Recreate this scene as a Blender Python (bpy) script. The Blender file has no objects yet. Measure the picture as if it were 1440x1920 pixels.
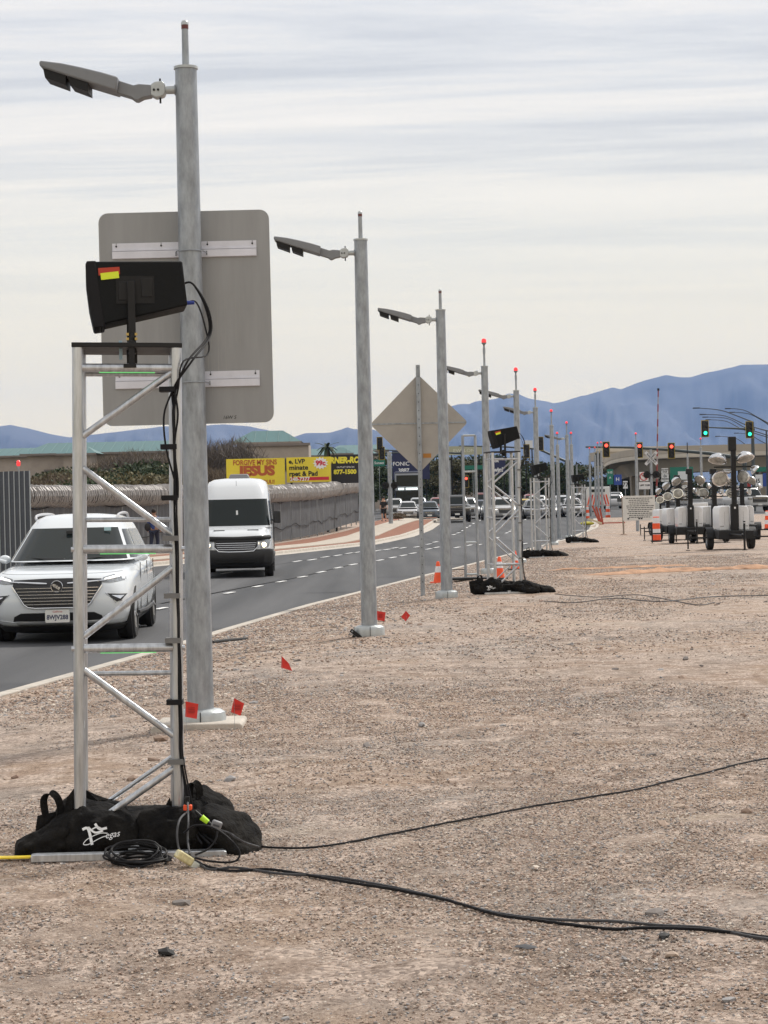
import bpy, bmesh, math, random
import numpy as np
from mathutils import Vector, Matrix
import mathutils.noise as mn
sc = bpy.context.scene
col = sc.collection
R = math.radians
# ------------------------------------------------------------------ camera
FPX = 3883.0; CH = 1.63; PITCH = 22.0/FPX; ROLL = R(1.3)
cd = bpy.data.cameras.new('camera'); cam = bpy.data.objects.new('camera', cd); col.objects.link(cam)
cd.sensor_fit = 'VERTICAL'; cd.sensor_height = 36.0; cd.lens = FPX/1920*36.0
cd.clip_start = 0.1; cd.clip_end = 60000
F_ = Vector((0, math.cos(PITCH), -math.sin(PITCH)))
U0 = Vector((0, math.sin(PITCH), math.cos(PITCH))); R0 = Vector((1, 0, 0))
RV = R0*math.cos(ROLL) - U0*math.sin(ROLL); UV = U0*math.cos(ROLL) + R0*math.sin(ROLL)
cam.matrix_world = Matrix(((RV.x, UV.x, -F_.x, 0), (RV.y, UV.y, -F_.y, 0), (RV.z, UV.z, -F_.z, CH), (0, 0, 0, 1)))
sc.camera = cam
# ------------------------------------------------------------------ sky and sun
SUN_EL, SUN_AZ = R(48), R(42)          # azimuth measured from +Y towards +X
w = bpy.data.worlds.new('World'); sc.world = w; w.use_nodes = True
nt = w.node_tree; nt.nodes.clear()
N = lambda t, tree: tree.nodes.new(t)
out = N('ShaderNodeOutputWorld', nt); bgs = N('ShaderNodeBackground', nt); bgc = N('ShaderNodeBackground', nt)
mixs = N('ShaderNodeMixShader', nt); sky = N('ShaderNodeTexSky', nt)
sky.sky_type = 'NISHITA'; sky.sun_disc = False; sky.sun_elevation = SUN_EL; sky.sun_rotation = SUN_AZ
bgs.inputs[1].default_value = 0.1
nt.links.new(sky.outputs[0], bgs.inputs[0])
tc = N('ShaderNodeTexCoord', nt); sx = N('ShaderNodeSeparateXYZ', nt); nt.links.new(tc.outputs['Generated'], sx.inputs[0])
def M(op, a, b=None, tree=nt, clamp=False):
    n = N('ShaderNodeMath', tree); n.operation = op; n.use_clamp = clamp
    for i, v in enumerate((a, b)):
        if v is None: continue
        if isinstance(v, (int, float)): n.inputs[i].default_value = v
        else: tree.links.new(v, n.inputs[i])
    return n.outputs[0]
zz = M('ADD', M('MAXIMUM', sx.outputs[2], 0.0), 0.06)
u_ = M('DIVIDE', sx.outputs[0], zz); v_ = M('DIVIDE', sx.outputs[1], zz)
def sky_noise(su, sv, off, detail, dist, rough=.55):
    cb = N('ShaderNodeCombineXYZ', nt)
    nt.links.new(M('MULTIPLY', u_, su), cb.inputs[0]); nt.links.new(M('ADD', M('MULTIPLY', v_, sv), M('MULTIPLY', u_, su*.22)), cb.inputs[1]); cb.inputs[2].default_value = off
    n = N('ShaderNodeTexNoise', nt); n.inputs['Scale'].default_value = 1; n.inputs['Detail'].default_value = detail
    n.inputs['Roughness'].default_value = rough; n.inputs['Distortion'].default_value = dist
    nt.links.new(cb.outputs[0], n.inputs['Vector']); return n.outputs[0]
n1 = sky_noise(.55, 2.6, 3.3, 8, .35, .66); n2 = sky_noise(.28, 1.2, 8.1, 6, .25)
cr = N('ShaderNodeValToRGB', nt); e = cr.color_ramp.elements
e[0].position = .40; e[0].color = (.60, .63, .68, 1); e[1].position = .60; e[1].color = (.90, .89, .88, 1)
m_ = cr.color_ramp.elements.new(.47); m_.color = (.72, .745, .78, 1)
m_ = cr.color_ramp.elements.new(.53); m_.color = (.83, .83, .83, 1)
nt.links.new(M('ADD', M('MULTIPLY', n1, .6), M('MULTIPLY', n2, .4)), cr.inputs[0])
# near the horizon the cloud sheet evens out to a warm pale haze
mr = N('ShaderNodeMapRange', nt); mr.inputs[1].default_value = .05; mr.inputs[2].default_value = .21
nt.links.new(sx.outputs[2], mr.inputs[0]); mr.interpolation_type = 'SMOOTHSTEP'
mixc = N('ShaderNodeMix', nt); mixc.data_type = 'RGBA'
nt.links.new(mr.outputs[0], mixc.inputs[0]); mixc.inputs[6].default_value = (.84, .83, .81, 1); nt.links.new(cr.outputs[0], mixc.inputs[7])
tr = N('ShaderNodeValToRGB', nt); nt.links.new(sx.outputs[2], tr.inputs[0]); te = tr.color_ramp.elements   # low sky tinted warmer to offset the blue the haze box adds
te[0].position = .04; te[0].color = (.97, .81, .50, 1); te[1].position = .26; te[1].color = (.765, .735, .70, 1)
k_ = te.new(.12); k_.color = (.80, .74, .605, 1)
k_ = te.new(.17); k_.color = (.785, .735, .65, 1)
tm = N('ShaderNodeMix', nt); tm.data_type = 'RGBA'; tm.blend_type = 'MULTIPLY'; tm.inputs[0].default_value = 1
nt.links.new(mixc.outputs[2], tm.inputs[6]); nt.links.new(tr.outputs[0], tm.inputs[7])
nt.links.new(tm.outputs[2], bgc.inputs[0]); bgc.inputs[1].default_value = 1.42
nt.links.new(bgs.outputs[0], mixs.inputs[1]); nt.links.new(bgc.outputs[0], mixs.inputs[2]); mixs.inputs[0].default_value = .93
nt.links.new(mixs.outputs[0], out.inputs[0])
sd = bpy.data.lights.new('sun', 'SUN'); sd.energy = 3.3; sd.angle = R(7); sd.color = (1, .95, .87)
sun = bpy.data.objects.new('sun', sd); col.objects.link(sun)
sv = Vector((math.sin(SUN_AZ)*math.cos(SUN_EL), math.cos(SUN_AZ)*math.cos(SUN_EL), math.sin(SUN_EL)))
sun.rotation_euler = sv.to_track_quat('Z', 'Y').to_euler()
sc.view_settings.view_transform = 'Standard'; sc.view_settings.look = 'None'
sc.view_settings.exposure = 0.14; sc.view_settings.gamma = 1.0; sc.view_settings.use_curve_mapping = False
sc.cycles.volume_bounces = 1
# ------------------------------------------------------------------ placing: a bearing and a real distance give a real place
def at(px, py, Y):
    d = F_ + RV*((px-720)/FPX) + UV*((960-py)/FPX); d = d*(Y/d.y)
    return Vector((d.x, Y, CH + d.z))
def xat(px, Y, z):
    zc = z-CH; up = Y*math.sin(PITCH) + zc*math.cos(PITCH); fw = Y*math.cos(PITCH) - zc*math.sin(PITCH)
    return ((px-720)/FPX*fw + math.sin(ROLL)*up)/math.cos(ROLL)
def onz(px, py, z):
    d = F_ + RV*((px-720)/FPX) + UV*((960-py)/FPX); t = (z-CH)/d.z
    return Vector((d.x*t, d.y*t, z))
# ------------------------------------------------------------------ ground heights
def itp(t, tab):
    if t <= tab[0][0]:
        a, b = tab[0], tab[1]; return a[1] + (b[1]-a[1])*(t-a[0])/(b[0]-a[0]) if len(tab[0]) < 3 else a[1]
    for a, b in zip(tab, tab[1:]):
        if t <= b[0]: return a[1] + (b[1]-a[1])*(t-a[0])/(b[0]-a[0])
    return tab[-1][1]
KR = [(-40, -13.5), (0, -7.2), (12, -5.0), (19.9, -3.7), (25.8, -2.75), (36.2, -1.45), (44, -.25), (52.2, 1.0), (69.5, 4.0), (93, 8.0), (120, 12.2), (150, 15.5)]
KL = [(-40, -60), (0, -36), (30, -21), (50, -14), (71, -7.7), (82, -4.4), (97, -1.0), (112, 1.0), (129, 2.4), (160, 4.3), (168, 4.4)]
RZ = [(-100, -.2, 0), (28, -.24), (56, -.4), (100, -.44), (125, -.3), (150, -.02), (170, .1), (200, .25), (300, .45), (1000, .6)]
DZ = [(-100, 0, 0), (35, 0), (60, -.16), (85, -.31), (114, -.42), (140, -.25), (170, .0), (200, .2), (300, .4), (1000, .55)]
def sstep(t): t = max(0., min(1., t)); return t*t*(3-2*t)
def kr(y): return itp(y, KR)
def kl(y): return itp(y, KL)
def rz(y): return itp(y, RZ)
def dz(y): return itp(y, DZ)
END_R = 150; END_L = 166
def gz(x, y):
    """height of the bare dirt"""
    k = kr(y); d = x-k
    if y < END_R and d >= 0:
        top = rz(y)+.11; f = sstep(d/3.2)
        far = sstep((y-120)/30)
        b = top*(1-f) + dz(y)*f
        b += .035*mn.noise(Vector((x*.25, y*.12, 0)))*f + .012*mn.noise(Vector((x*1.3, y*.8, 5)))*min(1, d)
        return b*(1-far) + (rz(y)+.06)*far
    if d < 0 and (x > kl(y) or y > END_L): return rz(y)-.12
    if x <= kl(y): return rz(y)+.0
    return rz(y)-.12
# ------------------------------------------------------------------ materials
MATS = {}
def mat(name, c, rough=.6, metal=0., var=0., vs=8., bump=0., bs=40., c2=None, emit=0., spec=None, coat=0., stretch=None, detail=6, ecol=None):
    if name in MATS: return MATS[name]
    m = bpy.data.materials.new(name); m.use_nodes = True; t = m.node_tree; b = t.nodes['Principled BSDF']
    c = (*c, 1) if len(c) == 3 else c
    b.inputs['Base Color'].default_value = c; b.inputs['Roughness'].default_value = rough; b.inputs['Metallic'].default_value = metal
    if spec is not None: b.inputs['Specular IOR Level'].default_value = spec
    if coat: b.inputs['Coat Weight'].default_value = coat; b.inputs['Coat Roughness'].default_value = .05
    if emit:
        b.inputs['Emission Color'].default_value = (*(ecol or c[:3]), 1); b.inputs['Emission Strength'].default_value = emit
    if var or c2 or bump:
        tcn = N('ShaderNodeTexCoord', t); mp = N('ShaderNodeMapping', t); t.links.new(tcn.outputs['Object'], mp.inputs[0])
        if stretch: mp.inputs['Scale'].default_value = stretch
    if var or c2:
        n = N('ShaderNodeTexNoise', t); n.inputs['Scale'].default_value = vs; n.inputs['Detail'].default_value = detail; n.inputs['Roughness'].default_value = .65
        t.links.new(mp.outputs[0], n.inputs['Vector']); r_ = N('ShaderNodeValToRGB', t); t.links.new(n.outputs[0], r_.inputs[0])
        r_.color_ramp.elements[0].position = .32; r_.color_ramp.elements[1].position = .68
        if c2: r_.color_ramp.elements[0].color = c; r_.color_ramp.elements[1].color = (*c2, 1)
        else:
            r_.color_ramp.elements[0].color = (*[max(0, x*(1-var)) for x in c[:3]], 1); r_.color_ramp.elements[1].color = (*[min(1, x*(1+var)) for x in c[:3]], 1)
        t.links.new(r_.outputs[0], b.inputs['Base Color'])
        rr = N('ShaderNodeMapRange', t); rr.inputs[3].default_value = max(0, rough-.1); rr.inputs[4].default_value = min(1, rough+.12)
        t.links.new(n.outputs[0], rr.inputs[0]); t.links.new(rr.outputs[0], b.inputs['Roughness'])
    if bump:
        n2 = N('ShaderNodeTexNoise', t); n2.inputs['Scale'].default_value = bs; n2.inputs['Detail'].default_value = 5
        t.links.new(mp.outputs[0], n2.inputs['Vector']); bm_ = N('ShaderNodeBump', t); bm_.inputs['Strength'].default_value = bump; bm_.inputs['Distance'].default_value = .02
        t.links.new(n2.outputs[0], bm_.inputs['Height']); t.links.new(bm_.outputs[0], b.inputs['Normal'])
    MATS[name] = m; return m
GALV = mat('galvanized_steel', (.30, .325, .355), .42, .45, .30, 4.5, .06, 30, stretch=(3.5, 3.5, 1.1), detail=9)
GALV2 = mat('galvanized_steel_light', (.45, .48, .49), .42, .35, .15, 7, .05, 30)
ALU = mat('bare_aluminium', (.50, .52, .55), .33, .75, .24, 14, .05, 50, stretch=(3, 3, .35), detail=9)
ALUS = mat('sign_back_aluminium', (.295, .30, .305), .5, .25, .10, 2.2, 0, c2=None, stretch=(2.5, 1, .35))
ALUW = mat('bright_aluminium_channel', (.66, .67, .74), .45, .2, .08, 6)
LAMPG = mat('grey_luminaire_paint', (.20, .21, .225), .5, .1, .08, 8)
BLK = mat('black_plastic', (.009, .009, .010), .5, 0, .3, 30, spec=.3)
BLKM = mat('black_painted_steel', (.013, .013, .014), .5, 0, .2, 14, spec=.3)
RUB = mat('black_rubber', (.018, .018, .019), .75, 0, .2, 20)
CLOTH = mat('black_bag_cloth', (.006, .006, .007), .9, 0, .35, 7, .9, 32, c2=(.022, .020, .018), spec=.12)
CAB = mat('black_cable_jacket', (.012, .012, .014), .6, 0, .2, 10, spec=.2)
CABG = mat('grey_cable_jacket', (.06, .06, .065), .6, 0, .2, 10, spec=.3)
CONC = mat('concrete', (.46, .42, .37), .85, 0, .2, 5, .4, 60)
REDF = mat('red_flag_vinyl', (.62, .03, .02), .5, 0, .12, 20)
ORANGE = mat('orange_cone_plastic', (.85, .10, .025), .5, 0, .1, 9)
WHITE = mat('white_paint', (.78, .79, .80), .4, 0, .05, 5)
REDL = mat('red_beacon_lens', (.7, .03, .03), .25, emit=.75, ecol=(1, .06, .07))
# ------------------------------------------------------------------ mesh building
class MB:
    def __init__(s): s.v = []; s.f = []
    def add(s, vs, fs, Mx=None):
        o = len(s.v)
        if Mx is not None: vs = [tuple(Mx @ Vector(p)) for p in vs]
        s.v.extend(tuple(p) for p in vs); s.f.extend(tuple(i+o for i in f) for f in fs); return s
    def box(s, c, d, Mx=None, rz_=0, taper=1.):
        x, y, z = (k/2 for k in d); vs = []
        for sz in (-1, 1):
            t = taper if sz > 0 else 1
            for sx_, sy in ((-1, -1), (1, -1), (1, 1), (-1, 1)): vs.append(Vector((sx_*x*t, sy*y*t, sz*z)))
        if rz_: vs = [Matrix.Rotation(rz_, 3, 'Z') @ p for p in vs]
        vs = [p+Vector(c) for p in vs]
        return s.add(vs, [(3, 2, 1, 0), (4, 5, 6, 7), (0, 1, 5, 4), (1, 2, 6, 5), (2, 3, 7, 6), (3, 0, 4, 7)], Mx)
    def tube(s, p0, p1, r0, r1=None, n=10, caps=True, Mx=None):
        r1 = r0 if r1 is None else r1; p0, p1 = Vector(p0), Vector(p1); d = (p1-p0)
        if d.length < 1e-7: return s
        q = d.normalized().to_track_quat('Z', 'Y').to_matrix(); vs = []
        for p, r in ((p0, r0), (p1, r1)):
            for i in range(n): a = 2*math.pi*i/n; vs.append(p + q @ Vector((r*math.cos(a), r*math.sin(a), 0)))
        fs = [(i, (i+1) % n, n+(i+1) % n, n+i) for i in range(n)]
        if caps: fs += [tuple(range(n-1, -1, -1)), tuple(range(n, 2*n))]
        return s.add(vs, fs, Mx)
    def path(s, pts, r, n=6, closed=False):
        pts = [Vector(p) for p in pts]; L = len(pts); vs = []; fs = []; up = Vector((0, 0, 1)); prev = None
        for i, p in enumerate(pts):
            a = pts[i-1] if (i or closed) else p; b = pts[(i+1) % L] if (i < L-1 or closed) else p
            t = (b-a).normalized() if (b-a).length > 1e-9 else Vector((0, 0, 1))
            if prev is None: x = t.orthogonal().normalized()
            else:
                x = prev - t*prev.dot(t); x = x.normalized() if x.length > 1e-6 else t.orthogonal().normalized()
            prev = x; y = t.cross(x); rr = r[i] if isinstance(r, (list, tuple)) else r
            for k in range(n): c = 2*math.pi*k/n; vs.append(p + x*(rr*math.cos(c)) + y*(rr*math.sin(c)))
        for i in range(L if closed else L-1):
            j = (i+1) % L
            for k in range(n): fs.append((i*n+k, i*n+(k+1) % n, j*n+(k+1) % n, j*n+k))
        if not closed: fs += [tuple(range(n-1, -1, -1)), tuple(range((L-1)*n, L*n))]
        return s.add(vs, fs)
    def lathe(s, prof, n=20, c=(0, 0, 0), Mx=None):
        vs = []; fs = []; c = Vector(c)
        for r, z in prof:
            for i in range(n): a = 2*math.pi*i/n; vs.append(c+Vector((r*math.cos(a), r*math.sin(a), z)))
        for k in range(len(prof)-1):
            for i in range(n): fs.append((k*n+i, k*n+(i+1) % n, (k+1)*n+(i+1) % n, (k+1)*n+i))
        fs += [tuple(range(n-1, -1, -1)), tuple(range((len(prof)-1)*n, len(prof)*n))]
        return s.add(vs, fs, Mx)
    def prism(s, outl, y0, y1, Mx=None):
        """outline in XZ (counter-clockwise seen from -Y), extruded along Y"""
        n = len(outl); vs = [(x, y0, z) for x, z in outl]+[(x, y1, z) for x, z in outl]
        fs = [tuple(range(n)), tuple(range(2*n-1, n-1, -1))]+[((i+1) % n, i, n+i, n+(i+1) % n) for i in range(n)]
        return s.add(vs, fs, Mx)
    def grid(s, P, closed_u=False):
        nu, nv = len(P), len(P[0]); vs = [p for r_ in P for p in r_]; fs = []
        for i in range(nu if closed_u else nu-1):
            for j in range(nv-1): k = (i+1) % nu; fs.append((i*nv+j, k*nv+j, k*nv+j+1, i*nv+j+1))
        return s.add(vs, fs)
    def sphere(s, c, r, n=14, m=8, Mx=None):
        r = (r, r, r) if isinstance(r, (int, float)) else r; vs = []; fs = []
        for j in range(m+1):
            ph = math.pi*(j+.02 if j == 0 else j-.02 if j == m else j)/m
            for i in range(n):
                a = 2*math.pi*i/n; vs.append((c[0]+r[0]*math.sin(ph)*math.cos(a), c[1]+r[1]*math.sin(ph)*math.sin(a), c[2]+r[2]*math.cos(ph)))
        for j in range(m):
            for i in range(n): fs.append((j*n+i, (j+1)*n+i, (j+1)*n+(i+1) % n, j*n+(i+1) % n))
        return s.add(vs, fs, Mx)
    def mesh(s, name, m, smooth=40):
        me = bpy.data.meshes.new(name); me.from_pydata([tuple(p) for p in s.v], [], s.f); me.materials.append(m)
        me.validate()
        if smooth:
            me.polygons.foreach_set('use_smooth', [True]*len(me.polygons)); me.set_sharp_from_angle(angle=R(smooth))
        me.update(); return me
    def build(s, name, m, parent=None, smooth=40, loc=None, bevel=0, kind=None, label=None):
        o = bpy.data.objects.new(name, s.mesh(name, m, smooth)); col.objects.link(o)
        if parent is not None: o.parent = parent
        if loc is not None: o.location = loc
        if bevel:
            b = o.modifiers.new('bevel', 'BEVEL'); b.width = bevel; b.segments = 2; b.limit_method = 'ANGLE'; b.angle_limit = R(35)
        if kind: o['kind'] = kind
        if label: o['label'] = label
        return o
def link_mesh(name, me, parent=None, loc=None):
    o = bpy.data.objects.new(name, me); col.objects.link(o); o.parent = parent
    if loc is not None: o.location = loc
    return o
def tag(o, label, cat, group=None, kind=None):
    if label: o['label'] = label
    if cat: o['category'] = cat
    if group: o['group'] = group
    if kind: o['kind'] = kind
    return o
def empty(name, loc, label, cat, group=None, rot=0.):
    o = bpy.data.objects.new(name, None); o.empty_display_size = .1; col.objects.link(o); o.location = loc
    o.rotation_euler = (0, 0, rot) if isinstance(rot, (int, float)) else rot
    return tag(o, label, cat, group)
def copy_tree(o, parent=None):
    c = o.copy(); col.objects.link(c); c.parent = parent
    for ch in list(o.children): copy_tree(ch, c)
    return c
def dup(o, loc, label, rot=None, scale=None):
    c = copy_tree(o); c.location = loc; c['label'] = label
    if rot is not None: c.rotation_euler = (0, 0, rot) if isinstance(rot, (int, float)) else rot
    if scale: c.scale = (scale,)*3
    return c
def text_mesh(txt, size, m, name='lettering', parent=None, loc=(0, 0, 0), rot=(0, 0, 0), depth=.002, sx_=1., bold=0., shear=0., align='CENTER'):
    cu = bpy.data.curves.new(name, 'FONT'); cu.body = txt; cu.size = size; cu.extrude = depth; cu.align_x = align; cu.align_y = 'CENTER'
    cu.offset = bold; cu.shear = shear; cu.resolution_u = 3
    t = bpy.data.objects.new(name, cu); col.objects.link(t); bpy.context.view_layer.update()
    me = bpy.data.meshes.new_from_object(t.evaluated_get(bpy.context.evaluated_depsgraph_get())); bpy.data.objects.remove(t)
    me.transform(Matrix.Diagonal((sx_, 1, 1, 1))); me.materials.clear(); me.materials.append(m)
    o = bpy.data.objects.new(name, me); col.objects.link(o); o.parent = parent; o.location = loc; o.rotation_euler = rot
    return o
def rrect(w_, h_, r, n=5, cx=0, cz=0):
    pts = []
    for sx_, sz, a0 in ((1, 1, 0), (-1, 1, 90), (-1, -1, 180), (1, -1, 270)):
        for i in range(n+1):
            a = R(a0+90*i/n); pts.append((cx+sx_*(w_/2-r)+r*math.cos(a), cz+sz*(h_/2-r)+r*math.sin(a)))
    return pts
# ================================================================== GROUND
def ground_material():
    m = bpy.data.materials.new('desert_dirt_and_gravel'); m.use_nodes = True; t = m.node_tree; b = t.nodes['Principled BSDF']; b.inputs['Roughness'].default_value = .95; b.inputs['Specular IOR Level'].default_value = .15
    tcn = N('ShaderNodeTexCoord', t)
    def noise(s, d=6, r=.6, vec=None):
        n = N('ShaderNodeTexNoise', t); n.inputs['Scale'].default_value = s; n.inputs['Detail'].default_value = d; n.inputs['Roughness'].default_value = r
        t.links.new(vec or tcn.outputs['Object'], n.inputs['Vector']); return n.outputs[0]
    def ramp(x, stops):
        r_ = N('ShaderNodeValToRGB', t); t.links.new(x, r_.inputs[0]); els = r_.color_ramp.elements
        els[0].position, els[0].color = stops[0][0], (*stops[0][1], 1); els[1].position, els[1].color = stops[-1][0], (*stops[-1][1], 1)
        for p, c in stops[1:-1]: k = els.new(p); k.color = (*c, 1)
        return r_.outputs[0]
    def mix(f, a, c, mode='MIX'):
        x = N('ShaderNodeMix', t); x.data_type = 'RGBA'; x.blend_type = mode
        for i, v in ((0, f), (6, a), (7, c)):
            if isinstance(v, (int, float)): x.inputs[i].default_value = v
            elif isinstance(v, tuple): x.inputs[i].default_value = (*v, 1)
            else: t.links.new(v, x.inputs[i])
        return x.outputs[2]
    mp = N('ShaderNodeMapping', t); mp.inputs['Scale'].default_value = (.30, 1.1, 1); mp.inputs['Rotation'].default_value = (0, 0, R(-8)); t.links.new(tcn.outputs['Object'], mp.inputs[0])
    big = noise(.5, 6, .6, mp.outputs[0])
    base = ramp(big, [(.32, (.25, .185, .145)), (.43, (.35, .262, .205)), (.50, (.39, .30, .235)), (.57, (.42, .33, .275)), (.70, (.47, .385, .30))])
    grey = ramp(noise(.35, 5, .6), [(.42, (0, 0, 0)), (.62, (1, 1, 1))])
    base = mix(M('MULTIPLY', grey, .7, t), base, (.305, .29, .28))
    fine = mix(1., ramp(noise(30, 8, .85), [(.38, (.30, .26, .24)), (.47, (.90, .88, .86)), (.55, (1, 1, 1)), (.66, (1.5, 1.48, 1.44))]), ramp(noise(6, 8, .75), [(.34, (.62, .58, .56)), (.45, (1, 1, 1)), (.64, (1.18, 1.17, 1.15))]), 'MULTIPLY')  # dark ends of these noises put tiny shadows between grains into the colour
    base = mix(1., base, fine, 'MULTIPLY')
    base = mix(1., base, ramp(noise(110, 5, .8), [(.36, (.42, .39, .37)), (.46, (.95, .94, .93)), (.54, (1, 1, 1)), (.66, (1.35, 1.33, 1.3))]), 'MULTIPLY')  # finer layer, more grain-sized shadow painted as dark specks
    vo = N('ShaderNodeTexVoronoi', t); vo.inputs['Scale'].default_value = 55; t.links.new(tcn.outputs['Object'], vo.inputs['Vector'])
    stone = mix(.75, base, mix(.9, (.46, .38, .33), ramp(vo.outputs['Color'], [(.15, (.35, .33, .32)), (.5, (1, .98, .96)), (.9, (1.7, 1.66, 1.6))]), 'MULTIPLY'))
    msk = ramp(noise(3.0, 5, .7), [(.45, (0, 0, 0)), (.56, (1, 1, 1))])
    base = mix(msk, base, stone)
    t.links.new(base, b.inputs['Base Color'])
    h = M('ADD', M('MULTIPLY', noise(9, 11, .85), .085, t), M('MULTIPLY', vo.outputs['Distance'], -.012, t), t)
    h = M('ADD', h, M('MULTIPLY', noise(2.2, 4, .5, mp.outputs[0]), .06, t), t)
    bp = N('ShaderNodeBump', t); bp.inputs['Strength'].default_value = .55; bp.inputs['Distance'].default_value = 1.; t.links.new(h, bp.inputs['Height']); t.links.new(bp.outputs[0], b.inputs['Normal'])
    return m
DIRT = ground_material()
def axis(breaks):
    o = []
    for a, b, st in breaks: k = max(1, round((b-a)/st)); o += [a+(b-a)*i/k for i in range(k)]
    return o+[breaks[-1][1]]
ys = axis([(-60, 4, 4), (4, 30, .16), (30, 60, .4), (60, 150, 1.5), (150, 400, 12), (400, 1200, 100), (1200, 24000, 1900)])
xs = axis([(-9000, -400, 1200), (-400, -60, 40), (-60, -8, 3), (-8, 9, .17), (9, 30, .8), (30, 80, 5), (80, 400, 40), (400, 9000, 1200)])
g = MB(); P = []
for x in xs:
    row = []
    for y in ys:
        z = gz(x, y)
        if x > kr(y) and 4 < y < 40 and x < 12:
            z += .010*mn.fractal(Vector((x*2.5, y*2.5, 1.7)), .9, 2., 5)
        if x > kr(y)+2 and 6 < y < 45:          # old tyre tracks pressed into the dirt
            for x0, s_ in ((-.3, .085), (1.1, .085), (1.9, .20), (3.3, .20)):
                z -= .016*math.exp(-((x-(x0+s_*y+.25*math.sin(y*.13)))/.13)**2)
        row.append((x, y, z))
    P.append(row)
g.grid(P); ground = g.build('ground', DIRT, smooth=60, kind='structure')
# road
def asphalt_material():
    m = bpy.data.materials.new('worn_asphalt'); m.use_nodes = True; t = m.node_tree; b = t.nodes['Principled BSDF']
    tcn = N('ShaderNodeTexCoord', t); mp = N('ShaderNodeMapping', t); mp.inputs['Rotation'].default_value = (0, 0, R(9)); mp.inputs['Scale'].default_value = (1.2, .05, 1); t.links.new(tcn.outputs['Object'], mp.inputs[0])
    n = N('ShaderNodeTexNoise', t); n.inputs['Scale'].default_value = 1.; n.inputs['Detail'].default_value = 6; t.links.new(mp.outputs[0], n.inputs['Vector'])
    n2 = N('ShaderNodeTexNoise', t); n2.inputs['Scale'].default_value = 60; n2.inputs['Detail'].default_value = 4; t.links.new(tcn.outputs['Object'], n2.inputs['Vector'])
    r_ = N('ShaderNodeValToRGB', t); r_.color_ramp.elements[0].position = .35; r_.color_ramp.elements[0].color = (.046, .048, .053, 1); r_.color_ramp.elements[1].position = .66; r_.color_ramp.elements[1].color = (.098, .099, .104, 1)
    t.links.new(M('ADD', M('MULTIPLY', n.outputs[0], .75, t), M('MULTIPLY', n2.outputs[0], .25, t), t), r_.inputs[0]); t.links.new(r_.outputs[0], b.inputs['Base Color'])
    b.inputs['Roughness'].default_value = .82; b.inputs['Specular IOR Level'].default_value = .3
    bp = N('ShaderNodeBump', t); bp.inputs['Strength'].default_value = .5; bp.inputs['Distance'].default_value = .01; t.links.new(n2.outputs[0], bp.inputs['Height']); t.links.new(bp.outputs[0], b.inputs['Normal'])
    return m
ASPH = asphalt_material()
road = MB(); P = [[], [], []]
for y in axis([(-40, 150, 3)]):
    a, b_ = kl(y)-.0, kr(y); P[0].append((a, y, rz(y))); P[1].append(((a+b_)/2, y, rz(y)+.03)); P[2].append((b_, y, rz(y)))
road.grid(P)
P = [[(x, y, rz(y)) for y in [150, 165, 180, 200, 250, 300, 420]] for x in (-70, -30, 4.4, 15.5, 40, 90)]
P[0][0] = (-70, 166, rz(166)); P[1][0] = (-30, 166, rz(166)); P[2][0] = (kl(150), 150, rz(150))
P[0][1] = (-70, 168, rz(168)); P[1][1] = (-30, 168, rz(168))
road.grid(P)
road.build('road', ASPH, smooth=60, kind='structure')
# kerbs: one poured kerb on each side, broken into cast lengths
def strip_kerb(name, fx, y0, y1, side, w_=.18, h=.12, seg=3.0, mt=CONC, gutter=.35):
    kb = MB(); y = y0; i = 0
    while y < y1-.01:
        ye = min(y1, y+seg); g_ = .012
        ya = y+g_; pr = []
        sub = 2
        for q in range(sub+1):
            yy = ya+(ye-g_-ya)*q/sub; x = fx(yy); z = rz(yy)
            # side=+1: land on the +x side
            xs_ = [(x-side*gutter, z+.006), (x-.02*side, z+.015), (x, z+h-.02), (x+side*.02, z+h), (x+side*w_, z+h+.003), (x+side*w_, z-.15), (x-side*gutter, z-.15)]
            pr.append([(a, yy, c) for a, c in xs_])
        n = len(pr[0]); vs = [p for r_ in pr for p in r_]; fs = []
        for a in range(sub):
            for k in range(n):
                f = (a*n+k, a*n+(k+1) % n, (a+1)*n+(k+1) % n, (a+1)*n+k); fs.append(f if side > 0 else f[::-1])
        fs += [tuple(range(n-1, -1, -1)), tuple(range(sub*n, sub*n+n))]
        kb.add(vs, fs); y = ye; i += 1
    return kb.build(name, mt, smooth=30, kind='structure')
strip_kerb('right_kerb', kr, 2, 149, 1)
strip_kerb('left_kerb', kl, 40, 160, -1, gutter=.6)
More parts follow.
